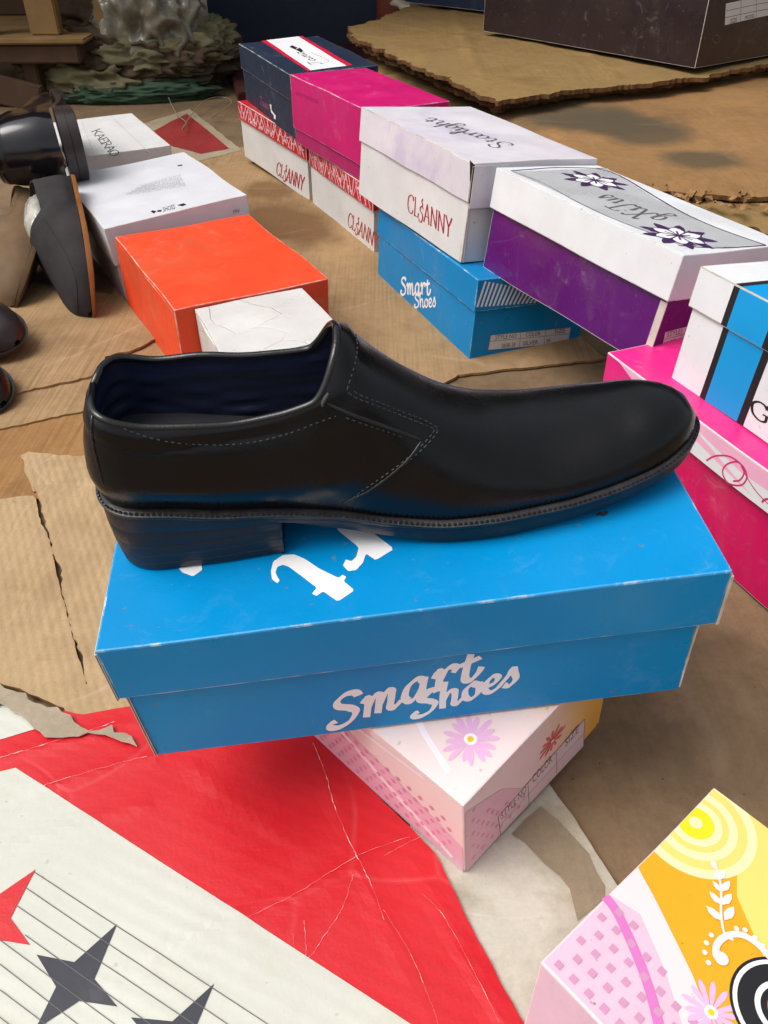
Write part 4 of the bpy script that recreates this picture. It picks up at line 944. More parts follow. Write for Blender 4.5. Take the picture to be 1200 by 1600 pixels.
rubber = mat('black rubber sole', (.009, .009, .011, 1), .42, .2, 60, bump=.35, bscale=500, dirt=.35, dirtcol=(.06, .055, .05, 1), dscale=60, specks=.5)
heel_m = mat('stacked heel rubber', (.010, .011, .017, 1), .42, .2, 60, bump=.15, bscale=300, dirt=.15, dirtcol=(.03, .03, .03, 1), dscale=50)
thread_m = mat('grey waxed thread', (.045, .043, .043, 1), .6, .3, 200)

def px_on_bvh(px, py, tree, inv):
    o = inv @ CAM; d = (inv.to_3x3() @ ray(px, py)).normalized()
    h = tree.ray_cast(o, d); return (h[0], h[1]) if h[0] is not None else (None, None)
def build_shoe(D, name, label, cat, mtx, mats, group=None, heel=None, details=False, sole_fn=None, welt=True, wrinkle=.35):
    """mm model scaled to metres; mats: upper, lining, insole, sole, heel, binding"""
    rows, S, hw = build_upper(D); root = empty(name, mtx); tag(root, label, cat, group)
    for r_ in rows:
        for p in r_:
            q = p*.022
            p += Vector((0, noise.noise(q), noise.noise(q+Vector((5, 5, 5)))))*wrinkle*min(1, (D['L']-p.x)/40+.1)
    # rolled collar and groove under it
    nrm = []
    for i in range(len(rows)):
        rn = []
        for j in range(len(rows[0])):
            a = rows[min(i+1, len(rows)-1)][j]-rows[max(i-1, 0)][j]; b = rows[i][min(j+1, len(rows[0])-1)]-rows[i][max(j-1, 0)]
            n_ = a.cross(b); rn.append(n_.normalized() if n_.length > 1e-6 else Vector((-1, 0, 0)))
        nrm.append(rn)
    if nrm[20][10].y > 0: nrm = [[-n_ for n_ in r] for r in nrm]
    NS = len(rows[0])-1
    out = []
    for i, r_ in enumerate(rows):
        d = 0; o = [None]*(NS+1)
        for j in range(NS, -1, -1):
            if j < NS: d += (r_[j+1]-r_[j]).length
            bulge = 0
            if d < 15: bulge = 1.5*math.sin(math.pi*min(1, (d+2)/14.5))-(.35 if 12 < d < 15 else 0)
            o[j] = r_[j]+nrm[i][j]*bulge
        out.append(o)
    bm, V = grid_mesh(out); scale_bm(bm); bmesh.ops.remove_doubles(bm, verts=bm.verts, dist=.00002)
    up = from_bm('upper', bm, mats[0], root, smooth=True)
    # lining
    inn = []
    for i, r_ in enumerate(out):
        j0 = 8 if 1 else 0
        rowi = []
        for j in range(NS, j0, -1):
            p = r_[j]; k_ = 1.4*math.sin(p.z*.55+p.x*.05+3*noise.noise(p*.03))*noise.noise(p*.04+Vector((9, 0, 0)))*min(1, (NS-j)/6)*1.6
            rowi.append(p-nrm[i][j]*(3.0+(1.6 if j < NS-2 else 0)+k_))
        inn.append(rowi)
    bm, V = grid_mesh(inn); scale_bm(bm); from_bm('lining', bm, mats[1], root, smooth=True)
    # collar binding
    rim = [r_[NS]-nrm[i][NS]*1.3 for i, r_ in enumerate(out)]
    bm = bmesh.new(); tube_bm(bm, [p*.001 for p in rim], .0021, 10, closed=False); from_bm('collar_binding', bm, mats[5], root, smooth=True)
    # insole
    xs = [6+i*(D['L']*.6-6)/24 for i in range(25)]
    P_ = [Vector((x+D['sh']*.5, itp(D['c'], x)-hw(x)*.9, itp(D['zf'], x)+13)) for x in xs]+[Vector((x, itp(D['c'], x)+hw(x)*.9, itp(D['zf'], x)+13)) for x in xs]
    bm = bmesh.new(); a = [bm.verts.new(p*.001) for p in P_[:25]]; b = [bm.verts.new(p*.001) for p in P_[25:]]
    for i in range(24): bm.faces.new((a[i], a[i+1], b[i+1], b[i]))
    from_bm('insole', bm, mats[2], root, smooth=True)
    # soles
    zf_ = lambda x: itp(D['zf'], x)
    if welt:
        lo = []
        for off, dz in ((.6, -5.8), (1.2, -5.6), (1.9, -5.0), (2.3, -3.8), (2.4, -2.6), (1.2, -1.9), (-3, -.5)):
            lo.append([Vector((p.x, p.y, zf_(p.x)+dz))*.001 for p in outline(D, hw, off)])
        from_bm('welt', slab_loops(lo), mats[3], root, smooth=True, angle=50)
    if sole_fn:
        lo = []
        x0 = sole_fn.get('x0', 0); zb = sole_fn['zb']; n_l = 3
        for off, k in sole_fn['prof']:
            lo.append([Vector((p.x, p.y, itp(zb, p.x)*(1-k)+(zf_(p.x)-sole_fn.get('top', 5.6))*k))*.001 for p in outline(D, hw, off, x0)])
        from_bm('outsole', slab_loops(lo), mats[3], root, smooth=True, angle=40)
    if heel:
        lo = []
        for z, xa, off, gx in heel:
            pts = outline(D, hw, off, 0, 98+gx, 50)
            lo.append([Vector((p.x+xa*max(0, 1-p.x/60), p.y, (z if z < 900 else 0)+ (max(0, (1-p.x/98))*2.0 if z < 3 else 0)*0))*.001 if z < 24 else Vector((p.x+xa*max(0, 1-p.x/60), p.y, z+(zf_(p.x)-5.7-30)*((z-20)/10)))*.001 for p in pts])
        from_bm('heel', slab_loops(lo), mats[4], root, smooth=True, angle=35)
    return root, up, S, hw
mM = frame('M'); mS = mM.copy(); mS.translation = mM @ Vector((0, 0, POSE['M'][1][2]+.0006))
heel_prof = []
for z, xa, off in ((0, -1.0, -1.8), (1.0, -1.6, -.5), (5.5, -1.5, 0), (6.0, -1.4, -.3), (6.5, -1.4, .2), (12, -1.2, .6), (12.5, -1.1, .3), (13, -1.1, .8), (19, -.8, 1.2), (19.5, -.7, .9), (20, -.6, 1.3), (24.5, -.4, 1.5), (25, -.3, 1.2), (25.5, -.2, 1.5), (30, 0, 1.2)):
    heel_prof.append((z, xa, off, 0))
SZ = dict(zb=[(92, 24), (103, 22.5), (125, 15), (155, 6.5), (180, 1.2), (195, .3), (220, .6), (246, 2.6), (275, 4.6), (301, 7), (328, 12), (341, 15)], x0=86, prof=[(-3, 0), (-.3, .06), (.8, .3), (1.4, .75), (1.4, 1.0)])
shoe, upper, S_, hw_ = build_shoe(LOAFER, 'loafer', 'black polished leather slip-on loafer with a low block heel standing on the blue box', 'shoe', mS,
    (leather, lining_m, insole_m, rubber, heel_m, leather2), heel=heel_prof, sole_fn=SZ)
bpy.context.view_layer.update()
bmu = bmesh.new(); bmu.from_mesh(upper.data); tree = BVHTree.FromBMesh(bmu); inv = mS.inverted()
def surf(pts, lift=.0003, n=8):
    out = []
    for q in catmull([(x, y, 0) for x, y in pts], n):
        p, nn = px_on_bvh(q.x, q.y, tree, inv)
        if p is None: continue
        if nn.dot((inv @ CAM)-p) < 0: nn = -nn
        out.append((p+nn*lift, nn))
    return out
def stitches(bm, pts, pitch=.0033, ln=.0022, r=.00032, lift=.0003, jitter=0):
    P = surf(pts, lift, 20); acc = 0; cur = []; on = True
    for (a, na), (b, nb) in zip(P, P[1:]):
        d = (b-a).length; acc += d
        if (acc % pitch) < ln: cur.append(b)
        else:
            if len(cur) > 1: tube_bm(bm, cur, r, 5)
            cur = []
    if len(cur) > 1: tube_bm(bm, cur, r, 5)
Zs = lambda L_: [(x/2+100, y/2+480) for x, y in L_]
bm = bmesh.new(); stitches(bm, Zs([(105, 335), (150, 352), (200, 385), (300, 415), (400, 428), (500, 430), (600, 420), (700, 395), (780, 365), (850, 340)])); from_bm('stitching', bm, thread_m, shoe)
bm = bmesh.new(); stitches(bm, Zs([(912, 85), (915, 130), (905, 190), (890, 240), (886, 262), (910, 282), (960, 302), (1040, 334), (1110, 362), (1165, 385)])); from_bm('stitching', bm, thread_m, shoe)
bm = bmesh.new(); stitches(bm, Zs([(905, 262), (925, 275), (975, 295), (1050, 325), (1120, 352), (1165, 376)])); from_bm('stitching', bm, thread_m, shoe)
bm = bmesh.new(); stitches(bm, Zs([(880, 345), (940, 366), (1000, 386), (1062, 408)])); from_bm('stitching', bm, thread_m, shoe)
bm = bmesh.new(); stitches(bm, Zs([(1168, 388), (1150, 412), (1110, 452), (1050, 502), (980, 552), (938, 582), (905, 602)])); from_bm('stitching', bm, thread_m, shoe)
bm = bmesh.new(); stitches(bm, Zs([(1158, 384), (1140, 408), (1100, 448), (1042, 496), (972, 545), (930, 574), (896, 600)])); from_bm('stitching', bm, thread_m, shoe)

for q, r_ in ((Zs([(822, 300), (870, 322), (940, 350), (1040, 386), (1118, 416)]), .0011), (Zs([(1118, 416), (1080, 470), (1020, 525), (950, 575), (868, 612)]), .0008), (Zs([(104, 258), (92, 300), (88, 400), (104, 480), (124, 560)]), .0007)):
    P = [p for p, _ in surf(q, .0001)]
    bm = bmesh.new(); tube_bm(bm, P, r_, 8, rf=lambda t: min(1, .3+6*t, .3+6*(1-t)))
    from_bm('seam_edge', bm, leather2, shoe, smooth=True)
# elastic gore showing at the throat corner
bm = bmesh.new(); P = surf(Zs([(806, 308), (815, 290), (828, 268)]), .0006, 6)
if len(P) > 2: tube_bm(bm, [p for p, _ in P], .0011, 8, rf=lambda t: .5+.5*math.sin(math.pi*t))
from_bm('elastic_gore', bm, mat('grey elastic', (.05, .048, .05, 1), .7, .2, 100, bump=.3), shoe, smooth=True)
# welt stitch notches and sole teeth
bm = bmesh.new(); pts = outline(LOAFER, hw_, 1.3, 2); acc = 0
for a, b in zip(pts, pts[1:]):
    L_ = (b-a).length
    while acc < L_:
        p = a.lerp(b, acc/L_); d = (b-a).normalized(); z = itp(LOAFER['zf'], p.x)-1.6
        q0 = Vector((p.x, p.y, z))-d*.75; q1 = Vector((p.x, p.y, z))+d*.75
        tube_bm(bm, [q0*.001, (q0+q1)*.0005+Vector((0, 0, .00035)), q1*.001], .00062, 5); acc += 2.9
    acc -= L_
from_bm('welt_stitching', bm, rubber, shoe)
# ------------------------------------------------------------------ other footwear at the left
ESP_HW = [(0, 62), (98, 76), (160, 90), (225, 96), (260, 88), (300, 70), (341, 48)]
def orient(xaxis, zaxis, origin, D):
    x = Vector(xaxis).normalized(); z = Vector(zaxis); z = (z-x*z.dot(x)).normalized(); y = z.cross(x)
    m = Matrix((x, y, z)).transposed().to_4x4(); m.translation = Vector(origin); return m
def crumple(name, c, rx, ry, rz, m, seed, parent=None, amp=.35, sub=5, rot_=0, fine=1):
    bm = bmesh.new(); bmesh.ops.create_icosphere(bm, subdivisions=sub, radius=1)
    for v in bm.verts:
        q = v.co*1.6+Vector((seed, seed*2, 0)); f = 1+amp*(1-2*abs(noise.noise(q)))*.5+amp*.5*(1-2*abs(noise.noise(q*2.3)))*(.5+.5*fine)+amp*.22*(1-2*abs(noise.noise(q*5)))*fine
        v.co = Vector((v.co.x*rx*f, v.co.y*ry*f, v.co.z*rz*f))
    o = from_bm(name, bm, m, parent, smooth=True); o.location = c; o.rotation_euler.z = rot_; return o
bag_m = mat('crumpled silver plastic', srgb(165, 162, 150), .22, .2, 30, bump=.5, bscale=60, creases=.3, crease_scale=30, coat=.5)
canvas = mat('charcoal canvas', srgb(50, 47, 48), .85, .12, 40, bump=.4, bscale=900, spec=.2)
gum = mat('amber gum sole', srgb(140, 88, 38), .5, .2, 20, bump=.2)
tanl = mat('tan suede', srgb(100, 76, 48), .8, .2, 20, bump=.4, dirt=.4)
brnl = mat('dark brown leather', srgb(34, 22, 22), .5, .2, 20, bump=.2, coat=.3)
SLIP = dict(LOAFER); SLIP['zf'] = [(0, 9), (341, 11)]; SLIP['rimz'] = [(0, 84), (30, 74), (88, 66), (131, 72), (160, 84)]; SLIP['ridge'] = [(0, 96), (120, 98), (143, 96), (180, 84), (225, 68), (290, 52), (325, 38), (341, 17)]
SLIP['hw'] = [(0, 46), (98, 52), (160, 60), (225, 68), (260, 64), (300, 54), (341, 42)]; SLIP['lean'] = [(0, 0), (90, 8)]; SLIP['c'] = [(0, 0), (341, 0)]
slip_sole = dict(zb=[(0, 0), (300, 0), (341, 4)], x0=0, prof=[(-2, 0), (2, .1), (3, .5), (3, 1.15)], top=2)
sc = .78
def place_shoe(D, name, label, tip_px, tip_z, xdir, zdir, mats, tip_local, scale, **k):
    P_ = gz(tip_px[0], tip_px[1], tip_z); m = orient(xdir, zdir, (0, 0, 0), D) @ Matrix.Scale(scale, 4)
    off = m @ Vector(tip_local); m.translation = P_-off
    return build_shoe(D, name, label, 'shoe', m, mats, 'loose shoes piled at the left', welt=False, **k)
ESP = dict(SLIP); ESP['hw'] = ESP_HW
e_root, e_up, _, _ = place_shoe(ESP, 'canvas_slip_on', 'charcoal canvas slip-on shoe with an amber gum sole, lying on its side toe down', (135, 492), .012, (.34, -1, -.40), (-1, -.36, .16),
    (canvas, canvas, canvas, gum, gum, canvas), (.341, 0, .02), .78, sole_fn=slip_sole, wrinkle=1.2)
s1 = crumple('stuffing', (.085, 0, .074), .062, .034, .026, bag_m, 3, e_root, .16, 4)
bmu2 = bmesh.new(); bmu2.from_mesh(e_up.data); tree2 = BVHTree.FromBMesh(bmu2); inv2 = e_root.matrix_world.inverted()
zz3 = lambda L_: [(x/2.91, y/2.91+150) for x, y in L_]
P = []
for q in catmull([(x, y, 0) for x, y in zz3([(205, 565), (260, 650), (310, 740), (345, 840), (352, 920), (352, 985)])], 6):
    p_, n_ = px_on_bvh(q.x, q.y, tree2, inv2)
    if p_ is not None: P.append(p_)
if len(P) > 3:
    bm = bmesh.new(); tube_bm(bm, P, .0012, 6); from_bm('seam', bm, canvas, e_root, smooth=True)
BOOT = dict(LOAFER); BOOT['c'] = [(0, 0), (341, 0)]; BOOT['rimz'] = [(0, 125), (30, 120), (88, 112), (131, 116), (160, 118)]; BOOT['ridge'] = [(0, 138), (120, 138), (143, 134), (180, 105), (225, 78), (290, 60), (325, 46), (341, 30)]
BOOT['hw'] = [(0, 48), (60, 50), (130, 48), (195, 52), (225, 54), (275, 48), (341, 36)]; BOOT['lean'] = [(30, 0), (60, -2), (125, 8)]; BOOT['zf'] = [(0, 34), (100, 32), (160, 22), (341, 24)]; BOOT['cap'] = (50, 2.2, 276, 65, 2.2)
hp2 = [(0, 2, -2, 0), (1, 2, 0, 0), (14, 1, .6, 0), (14.6, 1, 0, 0), (15.2, 1, .8, 0), (30, 0, 1.2, 0)]
glossy = mat('black glossy leather', (.01, .008, .01, 1), .14, .1, 20, bump=.08, coat=.6)
b_root, _, _, _ = place_shoe(BOOT, 'black_boot', 'glossy black boot lying on its side, heel toward the viewer, on the white box', (133, 236), .165, (-.42, 1, -.05), (-1, -.42, -.02),
    (glossy, lining_m, insole_m, brnl, brnl, leather2), (.0, 0, .0), 1.05, heel=hp2, sole_fn=dict(zb=[(92, 20), (155, 6), (200, 0), (341, 12)], x0=86, prof=[(-2, 0), (2, .3), (2, 1)]), wrinkle=.8)
crumple('stuffing', (.09, 0, .118), .065, .038, .03, bag_m, 8, b_root, .16, 4)
t_root, _, _, _ = place_shoe(SLIP, 'tan_shoe', 'worn tan suede shoe at the left edge beside the charcoal canvas shoe', (12, 455), .02, (.05, -1, -.25), (-.9, .1, .5),
    (tanl, tanl, tanl, tanl, tanl, tanl), (.30, 0, .03), sc, sole_fn=slip_sole, wrinkle=1.5)
k_root, _, _, _ = place_shoe(SLIP, 'brown_shoe', 'dark brown leather shoe with its rounded toe at the left edge', (24, 530), .035, (.9, -.45, -.05), (-.1, -.2, 1),
    (brnl, brnl, brnl, brnl, brnl, brnl), (.341, 0, .02), .8, sole_fn=slip_sole, wrinkle=.5)
l_root, _, _, _ = place_shoe(SLIP, 'black_shoe', 'matt black shoe toe just inside the left edge below the brown shoe', (2, 625), .02, (.9, -.45, -.05), (-.1, -.2, 1),
    (leather, leather, leather, rubber, rubber, leather), (.341, 0, .02), .8, sole_fn=slip_sole)

# ------------------------------------------------------------------ raised cardboard platform, back right
gp = 'cardboard layers on the raised counter'
dim = mat('dark timber', srgb(70, 52, 38), .8, .3, 12, bump=.4, dirt=.5)
def prism(name, px, z, thick, m, label=None, cat=None, group=None, parent=None):
    pts = P2(px, z); bm = bmesh.new(); a = [bm.verts.new((x, y, z)) for x, y in pts]; b = [bm.verts.new((x, y, z-thick)) for x, y in pts]
    bm.faces.new(a); bm.faces.new(b[::-1])
    for i in range(len(a)): bm.faces.new((a[i], b[i], b[(i+1) % len(a)], a[(i+1) % len(a)]))
    bmesh.ops.recalc_face_normals(bm, faces=bm.faces); bmesh.ops.bevel(bm, geom=list(bm.edges), offset=.003, segments=2, affect='EDGES')
    o = from_bm(name, bm, m, parent)
    if label: tag(o, label, cat, group)
    return o
prism('wooden_counter', [(640, 88), (790, 214), (900, 300), (1000, 322), (1110, 345), (1300, 372), (1600, 300), (1500, -40), (760, -30), (640, 20)], .135, .13, dim, 'low dark wooden counter under the layered cardboard at the back right', 'counter')
old = mat('old tan cardboard', srgb(150, 122, 78), .85, .12, 6, grain=.4, streak=.35, sdir=-.9, dirt=.55, dirtcol=srgb(98, 70, 42), bump=.35, corr=.12, corr_dir=(.8, .6, 0), corr_scale=80, creases=.2, crease_scale=3, specks=.5, spec=.15)
SG = srgb(84, 74, 58)
old2 = mat('reddish tan cardboard', srgb(152, 116, 76), .85, .12, 5, grain=.35, streak=.2, sdir=-.9, dirt=.5, dirtcol=srgb(104, 74, 46), stains=[(gz(x_, y_, .17).x, gz(x_, y_, .17).y, a_, b_, .2, SG, .85) for x_, y_, a_, b_ in ((900, 180, .13, .10), (960, 190, .12, .10), (1010, 208, .08, .07), (1100, 246, .06, .06))], bump=.3, creases=.2, crease_scale=3, specks=.3, spec=.15)
def droop(x, y): return 0
low_edge = [(560, 98), (600, 118), (690, 150), (770, 188), (850, 262), (920, 284), (1000, 300), (1100, 330), (1210, 352), (1300, 365)]
sheet('cardboard_sheet', 'lowest ragged cardboard layer hanging over the counter edge behind the row', low_edge+[(1500, 340), (1500, 100), (640, 60)], .148, .006, [old, cedge_d], amp=.006, tear=.008, seed=21, flags=[1]*9+[0]*4, group=gp, curl=edge_drop(low_edge, .148, .04, .012), grid=.02)
mid_edge = [(770, 168), (800, 196), (860, 228), (905, 272), (990, 286), (1050, 282), (1100, 292), (1210, 290), (1300, 280)]
mid, midf = sheet('cardboard_sheet', 'reddish tan cardboard layer with grey smudges under the folded top layer', mid_edge+[(1500, 280), (1500, 60), (800, 100)], .170, .006, [old2, cedge_d], amp=.005, tear=.006, seed=22, flags=[1]*8+[0]*4, group=gp, curl=edge_drop(mid_edge, .170, .05, .014), grid=.02)
smg = mat('grey smudge', srgb(118, 96, 66), .85, .2, 14, dirt=.9, dirtcol=srgb(84, 76, 64), bump=.3, spec=.15, dscale=14, d0=.4, d1=.6)
def smudge(px_, z, f, par, m, seed):
    bm = patch_bm(jag(P2(px_, z), .008, seed, .006), f, 0, .015, .0008); from_bm('smudge', bm, m, par)
ell = lambda cx, cy, rx, ry: [(cx+rx*math.cos(2*math.pi*i/18), cy+ry*math.sin(2*math.pi*i/18)) for i in range(18)]
def smudge_mat(name, base_m_name, base, dirtc, centres):
    return None
top_edge = [(543, 42), (560, 62), (700, 126), (780, 158), (900, 140), (1040, 124), (1200, 100), (1300, 86)]
for k in range(3):
    j_ = 10-k*5
    sheet('cardboard_sheet', ['bottom layer of the folded old cardboard stack at the back', 'middle layer of the folded old cardboard stack at the back', 'top layer of the folded old cardboard stack under the black box'][k],
          [(x+(random.uniform(-4, 4)), y+j_+random.uniform(-1, 1)) for x, y in top_edge]+[(1400, 40), (1300, -60), (800, -50), (700, -8), (640, 10), (600, 28)], .176+k*.011, .0075, [old, cedge_d], amp=.005, tear=.008, seed=30+k, group=gp, grid=.015, curl=ridges([[(600, 40), (760, 70), (1000, 60)], [(700, 0), (760, 150)], [(860, 30), (960, 130)], [(560, 60), (900, 110)]], .19, .012, .004))
# ragged torn fragments at the right edge
bm = bmesh.new(); rnd = random.Random(5)
for i in range(30):
    q = gz(rnd.uniform(1010, 1215), rnd.uniform(288, 318)+ (0 if rnd.random() < .6 else 10), .158); a = rnd.uniform(0, 6.28); l = rnd.uniform(.006, .02)
    pts = [q+Vector((math.cos(a)*l*t, math.sin(a)*l*t, .003*math.sin(t*7+i)+rnd.uniform(0, .002))) for t in (0, .25, .5, .75, 1)]
    vv = [[bm.verts.new(p+Vector((-math.sin(a), math.cos(a), 0))*s*rnd.uniform(.002, .006)+Vector((0, 0, rnd.uniform(-.003, .003)))) for s in (-1, 1)] for p in pts]
    for A, B2 in zip(vv, vv[1:]): bm.faces.new((A[0], A[1], B2[1], B2[0]))
fr = from_bm('torn_fragments', bm, cedge); fr.parent = mid

# black boxes on the stack
blk = card('black brown carton', srgb(44, 32, 34), rough=.3, dirt=.1, coat=.3)
def box_from_px(name, label, near, left, right, z, H_, m, em, lab=False):
    O = gz(*near, z); Lp = gz(*left, z); Rp = gz(*right, z); u_ = (Rp-O).normalized(); v_ = Vector((-u_.y, u_.x, 0)); 
    m4 = Matrix((u_, v_, Vector((0, 0, 1)))).transposed().to_4x4(); m4.translation = O
    A = (Rp-O).length; Bb = (Lp-O).length
    k = name+str(near[0]); POSE[k] = ((O.x, O.y, O.z), (A, Bb, H_), (0, 0, math.degrees(math.atan2(u_.y, u_.x))))
    return k, make_box(k, name, label, m, m, em, .045, group='dark boxes at the back right')
k1, (rt, b_, l_) = box_from_px('black_shoe_box', 'black brown shoe box with a small white label standing on the cardboard stack', (1086, 108), (914, 38), (1290, 72), .2055, .17, blk, E_)
f_ = Face(k1, 'front', .003, .0012)
decal(f_, pxpoly(f_, [c2([(1088, 8), (1215, -16), (1215, 38), (1084, 66)])]), ink_label, rt, 'size_label')
f_ = Face(k1, 'front', .003, .0020)
ribbons(f_, [line_px(f_, c2([a])[0], c2([b])[0], .001) for a, b in [((1088, 28), (1210, 4)), ((1085, 46), (1210, 22)), ((1128, 0), (1126, 56)), ((1170, -8), (1168, 48))]]+[ribbon([f_.px2(1119+6*math.cos(t*.7), 60+6*math.sin(t*.7)) for t in range(10)], .0012)], ink_grey, rt, 'label_lines')
sans_on(f_, 'SIZE', c2([(1098, 62)])[0], c2([(1116, 58)])[0], c2([(1099, 50)])[0], ink_black, rt)
sans_on(f_, 'MODEL', c2([(1138, 52)])[0], c2([(1164, 47)])[0], c2([(1139, 42)])[0], ink_black, rt)
k2, (rt, b_, l_) = box_from_px('navy_shoe_box', 'dark blue shoe box standing left of the black box', (905, 36), (800, -8), (1000, 20), .2055, .17, card('deep blue carton', srgb(28, 42, 66), rough=.4), E_)

# ------------------------------------------------------------------ dim background
wallm = mat('dark navy painted metal', srgb(30, 40, 62), .5, .15, 4, bump=.2, dirt=.3, dirtcol=srgb(44, 44, 50))
def vbox(name, x0, x1, y0, y1, z0, z1, m, label=None, cat=None, parent=None, rz=0, bev=.004):
    bm = bmesh.new(); bmesh.ops.create_cube(bm, size=1)
    for v in bm.verts: v.co = Vector((v.co.x*(x1-x0), v.co.y*(y1-y0), (v.co.z+.5)*(z1-z0)))
    bmesh.ops.bevel(bm, geom=list(bm.edges), offset=bev, segments=2, affect='EDGES')
    o = from_bm(name, bm, m, parent); o.location = ((x0+x1)/2, (y0+y1)/2, z0); o.rotation_euler.z = rz
    if label: tag(o, label, cat)
    return o
vbox('metal_wall', -.62, .75, 3.36, 3.42, 0, 2.2, wallm, 'dark navy metal wall panel behind the boxes', 'wall')
vbox('grey_post', -.84, -.70, 3.30, 3.40, 0, 2.2, mat('grey blue metal', srgb(66, 78, 90), .5, .15, 8), 'grey blue metal post at the left end of the navy wall', 'post')
vbox('dark_wall', -4.2, -.86, 3.9, 4.0, 0, 2.2, mat('dark wall colour', srgb(42, 38, 34), .9, .3, 5, bump=.4), 'dark wall behind the shelf at the back left', 'wall')  # plain dark wall colour, varied by noise
vbox('dark_wall', .8, 6, 4.2, 4.3, 0, 2.2, mat('dark wall colour', srgb(42, 38, 34), .9, .3, 5, bump=.4), 'dark wall behind the counter at the back right', 'wall')  # same dark colour as the back left wall
bm = bmesh.new(); _px = on_plane(616, 10, Vector((0, 3.18, 0)), Vector((0, 1, 0))).x; tube_bm(bm, [(_px, 3.18, 0), (_px, 3.18, 2.2)], .06, 20); tag(from_bm('red_pipe', bm, mat('rusty red paint', srgb(120, 52, 34), .6, .25, 12, bump=.3, dirt=.4), smooth=True, angle=40), 'rusty red pipe standing in front of the navy wall', 'pipe')
prism('red_board', [(336, 56), (560, 40), (660, 62), (600, 96), (372, 146)], .03, .03, mat('dark red board', srgb(74, 30, 26), .6, .2, 8, dirt=.4), 'dark red board on the floor behind the navy box', 'board')
pal = mat('pale crumpled paper', srgb(190, 180, 160), .7, .1, 12, bump=.4)
q = gz(690, 4, .2); o = crumple('crumpled_paper', q, .11, .05, .03, pal, 5, None, .4, 4); tag(o, 'pale crumpled paper behind the top cardboard layer', 'paper')
# printed sheet on the floor behind the white boxes
flr = mat('faded red print', srgb(150, 44, 44), .5, .15, 8, bump=.3, coat=.3, dirt=.3, dirtcol=srgb(120, 80, 70))
fs, fsf = sheet('printed_sheet', 'faded red and white plastic sheet flat on the floor behind the white boxes', [(216, 196), (296, 170), (330, 196), (378, 234), (316, 250), (236, 262)], .004, .002, [mat('yellowed plastic', srgb(176, 160, 134), .4, .1, 12, bump=.3, coat=.3), paper_edge], amp=.003, tear=.002, seed=41, cat='plastic sheet', group=None)
on_carton([[(240, 205), (292, 178), (320, 200), (358, 232), (314, 240), (262, 226)]], flr, 'red_print', .0008, .004, fs, fsf)
bm = bmesh.new(); P = catmull([gz(*p, .012+.01*(i % 2)) for i, p in enumerate([(262, 150), (276, 178), (292, 192), (285, 202), (300, 178), (322, 156), (348, 152), (362, 160), (342, 176), (330, 184)])], 8)
tube_bm(bm, P, .0011, 5); tag(from_bm('plastic_string', bm, mat('pale string', srgb(150, 140, 120), .5), smooth=True), 'thin pale plastic string curled on the floor', 'string')
# cloth heap and plastic bag
cl = mat('olive grey cloth', srgb(118, 112, 84), .9, .25, 6, bump=.4, spec=.1)
cl2 = mat('brown cloth', srgb(84, 70, 56), .9, .25, 6, bump=.4, spec=.1); cl3 = mat('green cloth', srgb(64, 84, 66), .9, .25, 6, bump=.4, spec=.1)
def heap(name, cx, cy, rx, ry, h, m, seed, parent=None, folds=9):
    bm = bmesh.new(); n = 90; V = []
    for i in range(n+1):
        row = []
        for j in range(n+1):
            u, v = i/n*2-1, j/n*2-1; r_ = math.sqrt(u*u+v*v); q = Vector((u*1.3+seed, v*1.3, seed*.7))
            w_ = noise.noise(q)*1.8; f = max(0, 1-r_**1.8*(1+.35*noise.noise(Vector((u*1.5, v*1.5, seed)))))
            q2 = q*2.2+Vector((noise.noise(q*1.5), noise.noise(q*1.5+Vector((4, 4, 4))), 0))*1.4
            rid = .55*abs(math.sin((u*1.2+v*.5+w_)*folds*.5+noise.noise(q*2)*2))+.75*(1-2.2*abs(noise.noise(q2)))+.3*(1-2*abs(noise.noise(q2*2.3)))
            z = h*f**.7*(.72+.38*rid*(.6+.4*noise.noise(q*3)))+ .012*noise.noise(q*7)*f
            if f <= 0: z = -.01
            row.append(bm.verts.new((u*rx, v*ry, z)))
        V.append(row)
    for i in range(n):
        for j in range(n):
            if max(V[i][j].co.z, V[i+1][j].co.z, V[i+1][j+1].co.z, V[i][j+1].co.z) > -.005: bm.faces.new((V[i][j], V[i+1][j], V[i+1][j+1], V[i][j+1]))
    for v in [v for v in bm.verts if not v.link_faces]: bm.verts.remove(v)
    o = from_bm(name, bm, m, parent, smooth=True); o.location = (cx, cy, 0); return o
def at(px, py, Y): return on_plane(px, py, Vector((0, Y, 0)), Vector((0, 1, 0)))
q = at(205, 150, 2.7)
o = crumple('cloth_heap', Vector((q.x, 2.74, .085)), .24, .15, .085, cl2, 21, None, .42, 6); tag(o, 'crumpled olive and brown cloth heaped on the floor under the plastic bag', 'cloth')
for nm_, dx, dy, dz, rx_, ry_, rz_, m_, sd_ in (('olive_fold', -.10, -.10, -.035, .16, .08, .05, cl, 31), ('olive_fold', .12, -.06, .02, .15, .09, .05, cl, 37), ('brown_fold', -.02, .02, .09, .14, .10, .06, cl2, 41), ('green_fold', .06, -.16, -.065, .16, .05, .025, cl3, 47), ('olive_fold', .20, .0, .04, .10, .07, .05, cl, 53), ('brown_fold', -.16, .08, .06, .10, .08, .08, cl2, 59)):
    crumple(nm_, (dx, dy, dz), rx_, ry_, rz_, m_, sd_, o, .5, 5, dx*3)
bagm2 = mat('dull clear plastic bag', srgb(118, 114, 98), .25, .25, 10, bump=.6, bscale=50, creases=.4, crease_scale=14, coat=.4)
q = at(232, 26, 2.70)
o = crumple('plastic_bag', q, .115, .10, .16, bagm2, 15, None, .62, 6, 0, .35); tag(o, 'crumpled pale plastic bag against the top of the cloth heap', 'plastic bag')
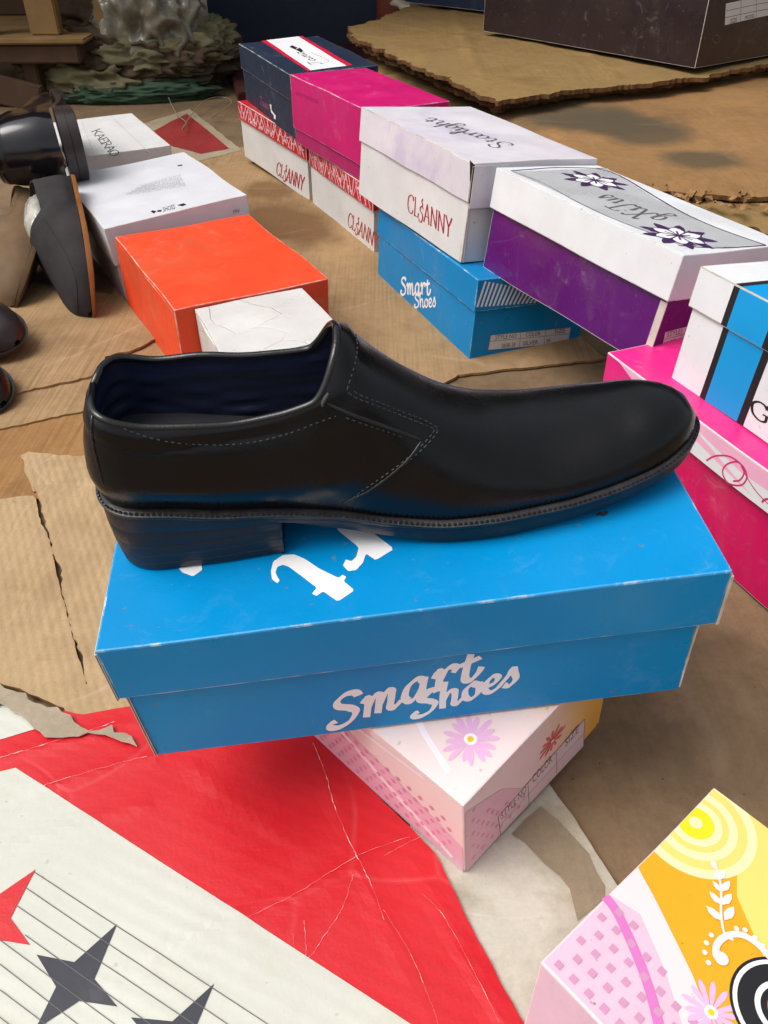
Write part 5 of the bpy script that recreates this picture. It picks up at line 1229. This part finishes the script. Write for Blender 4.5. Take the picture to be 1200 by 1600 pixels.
bm = bmesh.new(); P = catmull([at(x, y, 2.62) for x, y in ((108, 140), (90, 122), (74, 96), (80, 76), (96, 80), (108, 100), (106, 128), (112, 142))], 8)
tube_bm(bm, P, .012, 8, rf=lambda t: .4+.7*abs(math.sin(t*5))); tag(from_bm('limp_plastic_bag', bm, bagm2, smooth=True), 'limp thin plastic bag handle standing under the shelf', 'plastic bag')
wood = mat('worn tan wood', srgb(140, 110, 66), .8, .25, 8, bump=.3, dirt=.5, dirtcol=srgb(60, 44, 28)); wood2 = mat('dark brown wood', srgb(82, 58, 38), .8, .25, 8, bump=.3, dirt=.5)
q = at(130, 60, 2.5); m4 = Matrix.Translation(Vector((q.x, 2.5, 0))); rt = empty('wooden_shelf', m4); tag(rt, 'rough wooden shelf with a cardboard top at the far left', 'shelf')
zt = q.z
def sb(n, px0, px1, dy0, dy1, z0, z1, m, rz=0, ry=0):
    x0 = at(px0, 60, 2.5).x-q.x; x1 = at(px1, 60, 2.5).x-q.x
    o = vbox(n, x0, x1, dy0, dy1, z0, z1, m, None, None, rt, rz); o.rotation_euler.y = ry; return o
sb('shelf_board', -200, 118, 0, .5, zt-.06, zt-.015, wood2); sb('cardboard_top', -200, 130, -.02, .5, zt-.012, zt, wood, .02)
sb('leg', 16, 40, .03, .08, 0, zt-.061, wood2); sb('foot_brace', -60, 40, -.02, .02, 0, .07, wood2, .0, .25)
sb('upright_slat', 38, 85, .05, .09, zt, zt+.4, wood); sb('upright_slat', 138, 164, .1, .16, zt-.02, zt+.4, wood); sb('upright_slat', -60, -20, .05, .09, zt, zt+.4, wood)
sb('back_panel', -200, 135, .46, .49, zt+.001, zt+.4, wood2)
bm = bmesh.new(); bmesh.ops.create_grid(bm, x_segments=12, y_segments=8, size=1)
for v in bm.verts: v.co = Vector((v.co.x*2.6, v.co.y*1.5, -.12*(1-v.co.x**2)*.3+.03*math.sin(v.co.x*9)+.10*v.co.y))
r_ = bmesh.ops.solidify(bm, geom=list(bm.faces), thickness=.01); aw = from_bm('added_shade_awning', bm, mat('unseen shade tarpaulin', srgb(40, 48, 60), .6), smooth=True); aw.location = (-2.35, 3.75, 1.55); tag(aw, 'unseen shade tarpaulin awning added to darken the cloth heap and shelf below', 'awning')  # out-of-view awning added only to shade the back left
